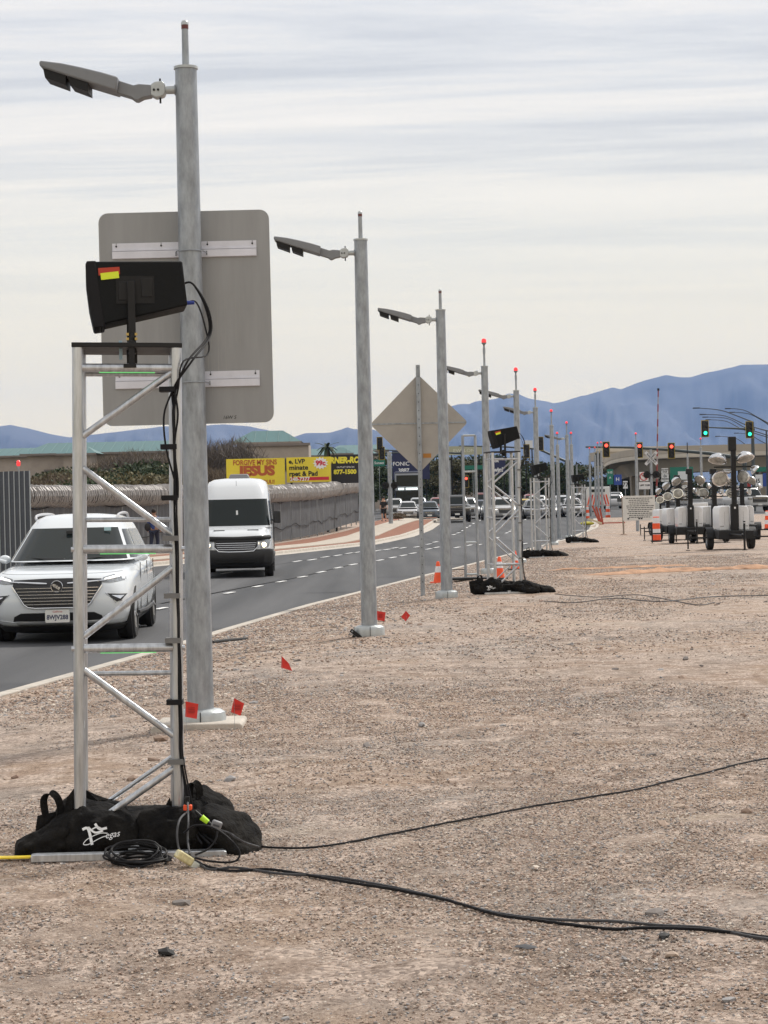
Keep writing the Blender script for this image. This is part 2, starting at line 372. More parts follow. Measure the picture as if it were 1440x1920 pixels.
# sidewalk and red-brown planting strips beside the far kerb
SIDEW = mat('pale_sidewalk_concrete', (.44, .39, .33), .85, 0, .14, 2.5, .3, 40)
REDG = mat('red_brown_decomposed_granite', (.24, .105, .065), .95, 0, .22, 3, .6, 60)
def band(name, f0, f1, y0, y1, z, m, st=3, pieces=False, parent=None):
    if not pieces:
        b = MB(); b.grid([[(f(y), y, rz(y)+z) for y in axis([(y0, y1, st)])] for f in (f0, lambda y: (f0(y)+f1(y))/2, f1)])
        return b.build(name, m, smooth=60, kind='structure')
    y = y0; first = None
    while y < y1-.1:
        ye = min(y1, y+st); b = MB()
        b.add([(f0(y), y+.03, rz(y)+z), (f1(y), y+.03, rz(y)+z), (f1(ye), ye-.03, rz(ye)+z), (f0(ye), ye-.03, rz(ye)+z),
               (f0(y), y+.03, rz(y)+z-.2), (f1(y), y+.03, rz(y)+z-.2), (f1(ye), ye-.03, rz(ye)+z-.2), (f0(ye), ye-.03, rz(ye)+z-.2)],
              [(0, 1, 2, 3), (4, 5, 1, 0), (5, 6, 2, 1), (6, 7, 3, 2), (7, 4, 0, 3)])
        b.build('slab', m, parent, smooth=0); y = ye
wob = lambda y: .5*math.sin((y-60)*.12)
swo = lambda y: kl(y)-.9-(.9 if y > 90 else .9*sstep((y-60)/30))*(.55+.45*math.sin((y-40)*.085))
swi = lambda y: swo(y)-1.7
band('planting_strip', lambda y: kl(y)-4.5, lambda y: kl(y)-.17, 40, 166, .10, REDG)
sw = tag(bpy.data.objects.new('sidewalk', None), None, None, kind='structure'); col.objects.link(sw)
band('slab', swi, swo, 40, 166, .135, SIDEW, 3.0, True, sw)
# rounded end of the sidewalk corner
cb = MB(); cb.prism([(4.2+.01+math.cos(a)*2.6, 160+math.sin(a)*6.0) for a in [R(k*15) for k in range(-7, 13)]], 0, .1)
cb.v = [(x, z, rz(160)+.1-y) for x, y, z in cb.v]
# (turned flat: outline was given in plan)
cb.f = [f[::-1] for f in cb.f]; cb.build('corner_kerb', CONC, kind='structure')
# raised lane marker dashes
DASH = mat('white_road_paint', (.74, .74, .74), .6, 0, .1, 12)
def dashes(pts, name='lane_marking'):
    d = MB()
    for i, (px, py) in enumerate(pts):
        z = rz(60)+.02
        for _ in range(4):
            p = onz(px, py, z); z = rz(p.y)+.034
        p = onz(px, py, z)
        q = Vector((0.16, 1)); yy = p.y
        t = Vector((kr(yy+2)-kr(yy-2), 4)).normalized() if yy < 120 else Vector((.1, 1)).normalized()
        s = Vector((t.y, -t.x)); L = max(.5, min(1.6, yy*.018)); W = .11
        for k in range(1):
            cs = [(p.x+t.x*a*L+s.x*b_*W, p.y+t.y*a*L+s.y*b_*W) for a, b_ in ((-.5, -.5), (-.5, .5), (.5, .5), (.5, -.5))]
            d.add([(a, b_, rz(b_)+.034) for a, b_ in cs]+[(a, b_, rz(b_)+.025) for a, b_ in cs], [(0, 1, 2, 3), (4, 5, 1, 0), (5, 6, 2, 1), (6, 7, 3, 2), (7, 4, 0, 3)])
    d.build(name, DASH, smooth=0, kind='structure')
    q = [onz(px, py, rz(70)+.03) for px, py in pts]; q = sorted(q, key=lambda p: p.y); L_ = []
    for a, c in zip(q, q[1:]):
        if (c-a).length < 14:
            n = Vector((c.y-a.y, a.x-c.x, 0)).normalized()*.045; sm = MB()
            sm.add([(a-n)[:2]+(rz(a.y)+.031,), (a+n)[:2]+(rz(a.y)+.031,), (c+n)[:2]+(rz(c.y)+.031,), (c-n)[:2]+(rz(c.y)+.031,)], [(0, 1, 2, 3)]); L_.append(sm)
    t_ = MB()
    for s_ in L_: t_.add(s_.v, s_.f)
    t_.build('tar_seam', mat('dark_tar', (.028, .028, .03), .7), smooth=0, kind='structure')
dashes([(302, 1140), (430, 1111), (483, 1099), (527, 1090), (567, 1081), (602, 1072), (634, 1064), (662, 1058), (712, 1050), (736, 1045), (756, 1041), (774, 1037), (804, 1029), (819, 1026)])
dashes([(425, 1074), (557, 1052), (585, 1049), (610, 1044), (633, 1041), (655, 1037), (672, 1035), (709, 1032), (725, 1030), (740, 1027), (755, 1027), (782, 1025), (857, 1026), (880, 1022), (898, 1021)])
dashes([(804, 1020), (816, 1016), (851, 1002), (859, 999), (867, 995), (875, 991), (881, 989), (888, 986), (894, 984), (900, 982)])
dashes([(925, 1012), (932, 1008), (950, 999), (956, 996), (960, 993), (976, 983), (985, 980), (990, 977), (991, 971), (982, 966), (1090, 958), (984, 1019), (1046, 1013)])
# ------------------------------------------------------------------ loose stones: real rock shapes, too many to count
rng = np.random.default_rng(7)
def rock_mesh(name, m, seed, flat=.6):
    r_ = random.Random(seed); bm = bmesh.new(); bmesh.ops.create_icosphere(bm, subdivisions=1, radius=1)
    for v in bm.verts: v.co *= r_.uniform(.7, 1.2); v.co.z *= flat; v.co.x *= 1.15
    me = bpy.data.meshes.new(name); bm.to_mesh(me); bm.free(); me.materials.append(m); return me
STM = [mat('stone_tan', (.42, .33, .265), .9, 0, .3, 40), mat('stone_pale', (.56, .49, .42), .9, 0, .25, 40), mat('stone_grey', (.29, .28, .28), .9, 0, .3, 40), mat('stone_brown', (.24, .17, .13), .9, 0, .3, 40), mat('stone_pink', (.38, .28, .23), .9, 0, .25, 40), mat('stone_dark', (.17, .15, .14), .9, 0, .3, 40), mat('stone_dirt', (.40, .30, .24), .95, 0, .3, 40)]
rocks = bpy.data.collections.new('stone_shapes')
for i, m in enumerate(STM):
    o = bpy.data.objects.new('stone_shape', rock_mesh('stone', m, i)); rocks.objects.link(o)
def stones(name, n, ymin, ymax, smin, smax, xmargin, seed, near_kerb=False, clump=False):
    r_ = np.random.default_rng(seed); pts = []; sz = []
    while len(pts) < n:
        u = r_.random(); y = math.sqrt(ymin**2+(ymax**2-ymin**2)*u); k = kr(y)
        lo = max(-.22*y-.6, k+.2); hi = .22*y+.6
        if near_kerb: hi = min(hi, k+1.0+2.2*abs(r_.normal(0, .6)))
        if hi <= lo: continue
        x = r_.uniform(lo, hi)
        if clump and mn.noise(Vector((x*.5, y*.35, 9.3))) < r_.uniform(-.35, .25): continue
        pts.append((x, y, gz(x, y)+.003)); sz.append(smin+(smax-smin)*r_.random()**3.2)
    me = bpy.data.meshes.new(name); me.from_pydata(pts, [], [])
    a = me.attributes.new('sz', 'FLOAT', 'POINT'); a.data.foreach_set('value', np.array(sz, dtype=np.float32))
    o = bpy.data.objects.new(name, me); col.objects.link(o); o['kind'] = 'stuff'
    ng = bpy.data.node_groups.new(name, 'GeometryNodeTree'); ng.interface.new_socket('Geometry', in_out='INPUT', socket_type='NodeSocketGeometry'); ng.interface.new_socket('Geometry', in_out='OUTPUT', socket_type='NodeSocketGeometry')
    gi = ng.nodes.new('NodeGroupInput'); go = ng.nodes.new('NodeGroupOutput'); ip = ng.nodes.new('GeometryNodeInstanceOnPoints'); ci = ng.nodes.new('GeometryNodeCollectionInfo')
    ci.inputs['Collection'].default_value = rocks; ci.inputs['Separate Children'].default_value = True; ci.inputs['Reset Children'].default_value = True
    ip.inputs['Pick Instance'].default_value = True
    na = ng.nodes.new('GeometryNodeInputNamedAttribute'); na.data_type = 'FLOAT'; na.inputs['Name'].default_value = 'sz'
    rv = ng.nodes.new('FunctionNodeRandomValue'); rv.data_type = 'FLOAT_VECTOR'; rv.inputs[0].default_value = (-.4, -.4, 0); rv.inputs[1].default_value = (.4, .4, 6.28)
    L = ng.links.new; L(gi.outputs[0], ip.inputs['Points']); L(ci.outputs[0], ip.inputs['Instance']); L(na.outputs[0], ip.inputs['Scale']); L(rv.outputs[0], ip.inputs['Rotation']); L(ip.outputs[0], go.inputs[0])
    md = o.modifiers.new('scatter', 'NODES'); md.node_group = ng; return o
stones('fine_gravel', 120000, 5.8, 20, .0022, .0095, 0, 1, clump=True)
stones('foreground_grit', 110000, 5.8, 11.5, .0018, .007, 0, 11, clump=False)
stones('gravel', 90000, 15, 60, .005, .016, 0, 2, clump=True)
stones('kerbside_gravel', 80000, 17, 75, .007, .026, 0, 3, near_kerb=True)
stones('loose_stones', 1500, 5.8, 60, .010, .042, 0, 4)
# long low berm of red-orange fill dirt scraped across the lot
def berm(a, c, w_, h, name):
    P = []; n = 90
    for i in range(n+1):
        t = i/n; x, y = a[0]+(c[0]-a[0])*t, a[1]+(c[1]-a[1])*t; e = min(1, t*6, (1-t)*6); row = []
        for j in range(9):
            s = -1+j/4; k = mn.fractal(Vector((x*1.3, y*1.3+s, 2.)), .8, 2, 4); ww = w_*(1+.5*k); row.append((x, y+s*ww, gz(x, y+s*ww)-.02+(h*(1-s*s)*(1+1.2*k)+.025)*e))
        P.append(row)
    b = MB(); b.grid(P); b.f = [f[::-1] for f in b.f]; b.build(name, mat('red_orange_fill_dirt', (.40, .235, .145), .95, 0, .35, 3, .8, 40), smooth=70, kind='structure')
berm((4.0, 44), (10.5, 46.5), .34, .06, 'dirt_berm'); berm((3.4, 47.5), (7.5, 49.5), .2, .03, 'dirt_berm')
# ------------------------------------------------------------------ mountains
def ridge(name, Y, pts, m, seed, depth=5000, base=-30, rough=40):
    P = []; r_ = random.Random(seed); x0, x1 = pts[0][0], pts[-1][0]; nx = 420; ny = 26
    for i in range(nx+1):
        px = x0+(x1-x0)*i/nx
        for a, b in zip(pts, pts[1:]):
            if a[0] <= px <= b[0]: py = a[1]+(b[1]-a[1])*(px-a[0])/(b[0]-a[0]); break
        top = at(px, py, Y); H = top.z; row = []
        for j in range(ny+1):
            t = j/ny; y = Y-depth*.55*(1-t)
            x = top.x*(y/Y)
            h = (H-base)*t**1.25
            w_ = 4*t*(1-t)+.05
            h += rough*9*w_*(mn.fractal(Vector((x*.0011+seed, y*.0005, 0)), .9, 2., 6)) + rough*w_*2.2*abs(mn.fractal(Vector((x*.0035, y*.0009, seed)), .8, 2., 6))
            if j == ny: h = (H-base)+rough*.15*mn.noise(Vector((x*.01, seed, 0)))
            row.append((x, y, base+min(h, (H-base)*(.15+.85*t)+rough*2.*w_)))
        row.append((top.x*1.1, Y+depth*.4, base))
        P.append(row)
    b = MB(); b.grid(P); return b.build(name, m, smooth=80, kind='structure')
MTN = mat('haze_tinted_mountain_rock', (.055, .062, .085), .95, 0, c2=(.10, .105, .125), vs=.0018)  # rock tinted blue: part of the distant haze is put into its colour
ridge('mountains', 15000, [(560, 930), (680, 845), (760, 790), (820, 770), (860, 757), (880, 758), (890, 753), (930, 748), (953, 738), (973, 739), (993, 747), (1023, 752), (1038, 757), (1060, 752), (1090, 742), (1100, 741), (1125, 733), (1150, 726), (1164, 730), (1190, 720), (1213, 712), (1249, 703), (1275, 707), (1296, 708), (1317, 700), (1350, 694), (1390, 684), (1440, 683), (1520, 690), (1700, 720), (2000, 800), (2300, 920)], MTN, 3.1)
ridge('mountains_west', 12500, [(-700, 910), (-400, 840), (-200, 815), (-60, 806), (0, 799), (20, 797), (50, 803), (90, 813), (130, 820), (200, 812), (300, 800), (420, 796), (470, 799), (500, 806), (530, 818), (548, 820), (562, 815), (572, 812), (600, 811), (620, 811), (640, 805), (651, 800), (662, 804), (700, 806), (760, 830), (900, 930)], MTN, 7.7, depth=4000, rough=30)
far = MB(); hz = bpy.data.materials.new('dusty_air'); hz.use_nodes = True; t = hz.node_tree; t.nodes.clear()
o_ = N('ShaderNodeOutputMaterial', t); pv = N('ShaderNodeVolumePrincipled', t); pv.inputs['Color'].default_value = (.29, .50, .95, 1); pv.inputs['Density'].default_value = 3.5e-5; pv.inputs['Anisotropy'].default_value = .1
t.links.new(pv.outputs[0], o_.inputs['Volume'])
far.box((0, 12500, 480), (34000, 26000, 2400)); far.v = [(x, (17500 if y > 0 else -600), (-40 if z < 0 else 1010)) for x, y, z in far.v]
HAZE = far.build('haze', hz, smooth=0, kind='stuff')
# ================================================================== LIGHT POLES
def mast(Y, px, lamp, beacon, label, py_base=None, h=4.8, group='galvanized light poles along the road', base='ring', slab=False):
    z = gz(xat(px, Y, 0), Y); x = xat(px, Y, z); z = gz(x, Y)
    near = Y < 60; n = 28 if near else 12
    r = empty('light_pole', (x, Y, z), label, 'light pole', group)
    MB().tube((0, 0, -.1), (0, 0, h), .098, .079, n, True).build('pole', GALV, r)
    MB().lathe([(.06, h-.03), (.083, h-.012), (.088, h-.012), (.088, h+.006), (.03, h+.010)], n).build('cap', GALV2, r)
    if base == 'ring':
        f = MB()                                     # cast base skirt: rounded oblong shell that wraps the foot
        f.lathe([(.155, -.08), (.165, .0), (.165, .075), (.158, .105), (.13, .125), (.10, .13)], n); f.v = [(a*1.12, b_*.9, c) for a, b_, c in f.v]
        f.box((-.186, 0, .05), (.012, .03, .13))
        f.build('base_cover', GALV2, r)
        if near: MB().box((.01, -.152, .055), (.006, .01, .12)).build('seam', BLKM, r)
    if slab:
        s = MB(); s.prism([(-.34, -.12), (.32, -.12), (.32, .03), (.30, .045), (-.30, .045), (-.34, .02)], -.26, .26); s.build('footing', CONC, r, bevel=.01)
    T = .63 if beacon else .33
    MB().tube((0, 0, h), (0, 0, h+(T-.02 if not beacon else .28)), .026, .024, 12).build('tenon', GALV, r)
    if not beacon:
        MB().tube((0, 0, h+T-.05), (0, 0, h+T-.02), .0262, .0262, 12).build('collar', mat('dark_red_collar', (.12, .03, .03), .5), r)
        MB().lathe([(.028, h+T-.02), (.027, h+T), (.018, h+T+.012), (.004, h+T+.017)], 12).build('cap', GALV2, r)
    else:
        MB().tube((0, 0, h+.28), (0, 0, h+.42), .031, .031, 10).build('coupling', GALV, r)
        MB().lathe([(.02, h+.40), (.018, h+.47), (.03, h+.50), (.056, h+.53), (.058, h+.545)], 14).build('beacon_holder', LAMPG, r)
        MB().lathe([(.05, h+.545), (.056, h+.56), (.054, h+.60), (.04, h+.63), (.015, h+.64)], 14).build('beacon_lens', REDL, r)
    if lamp:
        H = h-.16
        a = MB(); a.tube((-.06, 0, H), (-.20, 0, H), .03, .03, 12); a.build('arm', GALV2, r)
        MB().tube((-.075, 0, H), (-.085, 0, H), .04, .04, 12).build('weld_collar', GALV, r)
        f = MB(); f.prism([(-.165, H-.05), (-.15, H-.03), (-.15, H+.035), (-.17, H+.06), (-.225, H+.055), (-.26, H+.03), (-.26, H-.04), (-.22, H-.062)], -.05, .05)
        ft = f.build('slip_fitter', GALV2, r, bevel=.008)
        for p_, q_ in ((((-.19, 0, H+.05), (-.19, 0, H+.085)), .007), (((-.19, 0, H-.05), (-.19, 0, H-.095)), .007), (((-.2, -.06, H-.005), (-.2, -.045, H-.005)), .009), (((-.23, -.06, H-.005), (-.23, -.045, H-.005)), .009)):
            if Y < 40: MB().tube(p_[0], p_[1], q_, n=6).build('bolt', BLKM, ft)
        k = MB(); k.prism([(-.25, H+.032), (-.34, H+.040), (-.38, H+.032), (-.485, H+.068), (-.50, H-.022), (-.40, H-.055), (-.37, H-.078), (-.35, H-.08), (-.31, H-.06), (-.25, H-.05)], -.055, .055)
        k.build('knuckle', LAMPG, r, bevel=.008)
        hd = MB(); o = [(-.48, H+.078), (-.60, H+.115), (-.75, H+.155), (-.89, H+.187), (-1.03, H+.207), (-1.045, H+.205), (-1.045, H+.172), (-1.02, H+.155), (-.87, H+.103), (-.70, H+.045), (-.495, H-.022)]
        hd.prism(o, -.14, .14); hd.build('luminaire', LAMPG, r, bevel=.012)
        for c, l_ in ((-.94, .16), (-.77, .14)):
            q = MB(); zc = H+.10+(-.12)*((c+1.005)/.18*-1)*-.0
            s_ = -.33
            def zb(x_): return H+.150+s_*(x_+1.045)
            q.prism([(c-l_/2, zb(c-l_/2)+.01), (c-l_/2+.012, zb(c-l_/2)-.055), (c+l_/2, zb(c+l_/2)-.06), (c+l_/2, zb(c+l_/2)+.02)], -.12, .12)
            q.build('led_module', BLK, r)
    return r
L_ = 'tall galvanized light pole '
mast(15.1, 377, True, False, L_+'nearest the camera, in front of the big rectangular sign back', slab=True)
mast(25.1, 693, True, False, L_+'second from the camera, with black plate leaning on its base')
mast(34.5, 838, True, False, L_+'third from the camera, beside the diamond sign back')
mast(47.9, 917, True, True, L_+'with red beacon, first beaconed one, behind the second speaker truss')
mast(57.5, 975, True, True, L_+'with red beacon, just right of the second speaker truss')
mast(67.3, 1010, True, True, L_+'with red beacon, behind the third speaker truss top')
mast(83.0, 1039, False, True, L_+'with red beacon and no lamp, between third and fourth speaker truss')
mast(96.5, 1067, True, True, L_+'with red beacon and lamp arm, left behind the fourth speaker truss')
mast(104., 1075, False, True, L_+'with red beacon, right behind the fourth speaker truss', h=4.75)
mast(101.5, 1049, False, True, L_+'with low red beacon, shorter, left of the fourth truss', h=4.7)
mast(160, 1108, False, True, L_+'far one, leftmost of the distant beacon cluster', base='')
mast(158, 1118, False, True, L_+'far one, second from left in the distant beacon cluster', base='')
mast(149, 1123.5, False, True, L_+'far one, third from left in the distant beacon cluster', base='')
mast(147, 1130, False, True, L_+'far one, rightmost of the distant beacon cluster', base='')
mast(114, 1196, False, True, L_+'with red beacon standing alone before the notice board', base='')
mast(135, 1317, False, True, L_+'with red beacon behind the light tower trailers', base='')
# thin unlit post behind the trailers
z = gz(xat(1292, 120, 0), 120); r = empty('slim_post', (xat(1292, 120, z), 120, z), 'slim grey post with black tip behind the light tower trailers', 'post')
MB().tube((0, 0, -.1), (0, 0, 4.3), .065, .055, 10).build('post', GALV, r); MB().tube((0, 0, 4.3), (0, 0, 4.95), .03, .025, 8).build('tip', BLKM, r)

# ================================================================== RECTANGULAR SIGN BACK on pole 1
Y = 15.1; p1x = xat(377, Y, 0)
c = at(349, 596, Y+.14); r = empty('road_sign', (c.x, Y+.14, c.z), 'large grey rectangular road sign seen from behind, clamped to nearest light pole', 'road sign', rot=(0, R(-.1), 0))
MB().prism(rrect(1.255, 1.565, .07), 0, .004).build('sign_panel', ALUS, r)
for zc in (.50, -.455):
    b = MB(); zo = zc+(-.0 if zc > 0 else 0)
    b.prism([(-.53, zo-.058), (.53, zo-.058), (.53, zo+.058), (-.53, zo+.058)], -.006, 0)
    b.prism([(-.53, zo-.0), (.53, zo-.0), (.53, zo+.01), (-.53, zo+.01)], -.016, -.006)
    b.prism([(-.53, zo-.056), (.53, zo-.056), (.53, zo-.004), (-.53, zo-.004)], -.022, -.006)
    ch = b.build('mounting_channel', ALUW, r, bevel=.001)
    for xb in (-.5, -.17, .17, .5):
        q = MB(); q.tube((xb, -.012, zo+.035), (xb, -.004, zo+.035), .007, n=8); q.box((xb, -.007, zo+.047), (.003, .003, .02)); q.build('bolt', BLKM, ch)
    u = MB(); rr = .095; cx = p1x-c.x
    u.path([(cx+.115, -.02, zo-.03)]+[(cx+.1*math.cos(a), -.14-.1*math.sin(a), zo-.03) for a in [R(k) for k in range(0, 181, 12)]]+[(cx-.115, -.02, zo-.03)], .004, 6)
    u.box((cx+.113, -.026, zo-.03), (.008, .012, .03)); u.box((cx-.113, -.026, zo-.03), (.008, .012, .03)); u.build('u_bolt', GALV, ch)
text_mesh('16W S', .036, BLKM, parent=r, loc=(.30, -.001, -.74), rot=(R(90), 0, 0), depth=.0006, shear=.2)
# streaks where stickers were torn: thin pale residue strips
rs = MB()
for k in range(9):
    x0 = .12+.035*k+random.uniform(-.01, .01); z0 = random.uniform(.1, .35); l_ = random.uniform(.3, .75)
    rs.box((x0, -.0007, z0-l_/2), (random.uniform(.0012, .003), .0008, l_))
rs.build('residue_streak', mat('dull_residue', (.36, .36, .345), .6), r, kind='stuff')
# ================================================================== DIAMOND SIGN
Y = 36.3; z = gz(xat(793, Y, 0), Y); x = xat(793, Y, z)
r = empty('warning_sign', (x, Y, z), 'diamond warning sign seen from behind on a square steel post', 'road sign')
zc = 3.03
MB().box((0, 0, 2.0), (.075, .075, 4.1)).build('post', GALV, r)
hs = MB()
for k in range(26): hs.box((0, -.039, .25+.15*k), (.014, .003, .014))
hs.build('bolt_hole', BLKM, r, kind='stuff')
d = MB(); o = []
for k in range(4):
    a0 = R(90*k); cc = Vector((.86*math.cos(a0), .86*math.sin(a0)))
    u1 = Vector((math.cos(a0+R(135)), math.sin(a0+R(135)))); u2 = Vector((math.cos(a0-R(135)), math.sin(a0-R(135))))
    A_ = cc+u2*.07; B_ = cc+u1*.07
    for t_ in (0, .33, .67, 1): p = A_*(1-t_)**2+cc*2*t_*(1-t_)+B_*t_**2; o.append((p.x, p.y+zc))
d.prism(o, .05, .055); d.build('sign_panel', mat('diamond_sign_back', (.36, .34, .315), .45, .25, .1, 1.5), r)
b = MB(); b.prism([(-.83, zc-.012), (.83, zc-.012), (.83, zc+.012), (-.83, zc+.012)], .038, .05); b.build('stiffener', GALV, r)
b = MB(); b.box((.13, .046, zc-.57), (.14, .002, .075)); b.build('sticker', mat('amber_sticker', (.42, .18, .03), .5), r)
# ================================================================== TRUSSES
TW = .457; LR = .0275
def truss(name_label, px, Y, h=2.40, rot=0., green=False, rear_diag=True, z=None, hi=True, n=14):
    z = gz(xat(px, Y, 0), Y) if z is None else z; x = xat(px, Y, z)
    r = empty('truss_tower', (x, Y, z), name_label, 'truss tower', 'square aluminium truss towers carrying loudspeakers' if h > 2.3 else None, rot)
    a = TW/2; b0 = .10
    for sx_ in (-1, 1):
        for sy in (-1, 1): MB().tube((sx_*a, sy*a, b0), (sx_*a, sy*a, h), LR, n=n).build('leg', ALU, r)
    def ht(z_, sy, rad): MB().tube((-a+.02, sy*a, z_), (a-.02, sy*a, z_), rad, n=n).build('cross_bar', ALU, r)
    for z_ in ((2.27, 1.42, .955) if hi else (2.29, .5)): ht(z_, -1, .021)
    for z_ in ((2.27, 1.555, .80) if hi else (1.45,)): ht(z_, 1, .012)
    for z_ in (2.29, 1.3, .5):
        for sx_ in (-1, 1): MB().tube((sx_*a, -a, z_), (sx_*a, a, z_), .012, n=8).build('cross_bar', ALU, r)
    nodes = [(1, 2.25, -1, 1.95), (-1, 1.80, 1, 1.485), (1, 1.33, -1, 1.01), (-1, .855, 1, .54), (1, .385, -1, .10)]
    if not hi: nodes = [(1, 2.24, -1, 1.9), (-1, 1.84, 1, 1.5), (1, 1.42, -1, 1.04), (-1, .96, 1, .58), (1, .50, -1, .12)]
    for sy in (-1, 1):
        for q_, (s0, z0, s1, z1) in enumerate(nodes):
            if sy == 1 and (not rear_diag or (green and q_ not in (1, 4))): continue
            MB().tube((s0*(a-.02), sy*a, z0), (s1*(a-.02), sy*a, z1), .0165 if sy < 0 else .012, n=n).build('diagonal', ALU, r)
    for sx_ in ((-1, 1) if green else ()):
        for s0, z0, s1, z1 in nodes[:4]:
            MB().tube((sx_*a, s0*(a-.02), z0-.1), (sx_*a, s1*(a-.02), z1-.1), .008 if green else .005, n=8).build('diagonal', ALU, r)
    for z_ in (1.42, .955) if green else ():
        for sx_ in (-1, 1): MB().tube((sx_*(a+.02), -a-.005, z_), (sx_*(a+.036), -a-.005, z_), .012, n=8).build('bolt', ALU, r)
    t = MB(); t.box((0, 0, h+.012), (.515, .515, .022)); t.build('top_plate', BLKM, r, bevel=.003)
    bx = MB(); bx.box((0, .0, .075), (.46, .42, .13)); bx.box((.02, .0, .148), (.34, .40, .012)); bx.build('base_block', CLOTH, r, bevel=.006)
    for yy in (-.45 if green else -.31, .31):
        e = MB(); e.prism([(-.445, 0), (.445, 0), (.445, .03), (.43, .034), (-.43, .034), (-.445, .03)], yy-.03, yy+.03); e.build('base_beam', ALU, r, bevel=.003)
    e = MB()
    for xx in ((-.38, 0, .38) if not green else (0.02,)): e.box((xx, -.05 if green else 0, .045), (.05, .70 if green else .56, .02))
    e.build('base_bar', ALU, r)
    if green:
        gmat = mat('green_led_strip', (.1, .5, .12), .4, emit=.5, ecol=(.25, 1, .3))
        for z_ in (2.27, 1.42, .955):
            MB().box((.0, -a-.0, z_-.0215), (.26, .010, .0035)).build('led_strip', gmat, r)
    return r
T1 = truss('square aluminium truss tower closest to the camera, left of frame', 243, 9.95, green=True, rot=(R(0), R(1.05), R(6.8)), h=2.365)
T2 = truss('square aluminium truss tower second closest, beside the orange cones', 947, 35.4, rot=R(12), hi=False)
T3 = truss('square aluminium truss tower third closest, in front of a slim pole row', 1015, 62.5, rot=R(8), hi=False, rear_diag=False, n=8)
T4 = truss('square aluminium truss tower furthest away, near the leaning red barricade', 1086, 86, rot=R(8), hi=False, rear_diag=False, n=8)
# slim ladder-like truss without loudspeaker
Y = 43; z = gz(xat(885, Y, 0), Y); r = empty('truss_stand', (xat(885, Y, z), Y, z), 'narrow ladder-like truss stand without loudspeaker on a black base', 'truss stand')
for sx_ in (-.13, .13):
    for sy in (-.13, .13): MB().tube((sx_, sy, .05), (sx_, sy, 3.0), .024, n=10).build('leg', GALV, r)
for z_ in (3.0, 2.25, 1.5, .78, .12):
    for sy in (-.13, .13): MB().tube((-.12, sy, z_), (.12, sy, z_), .018, n=8).build('cross_bar', GALV2, r)
MB().box((-.1, 0, .03), (.95, .55, .05)).build('base_plate', BLKM, r, bevel=.006)
b = MB(); b.tube((-.52, .1, .05), (-.52, .1, .22), .009, n=6); b.tube((-.52, .1, .22), (-.15, .1, .22), .009, n=6); b.build('handle_bar', BLKM, r)
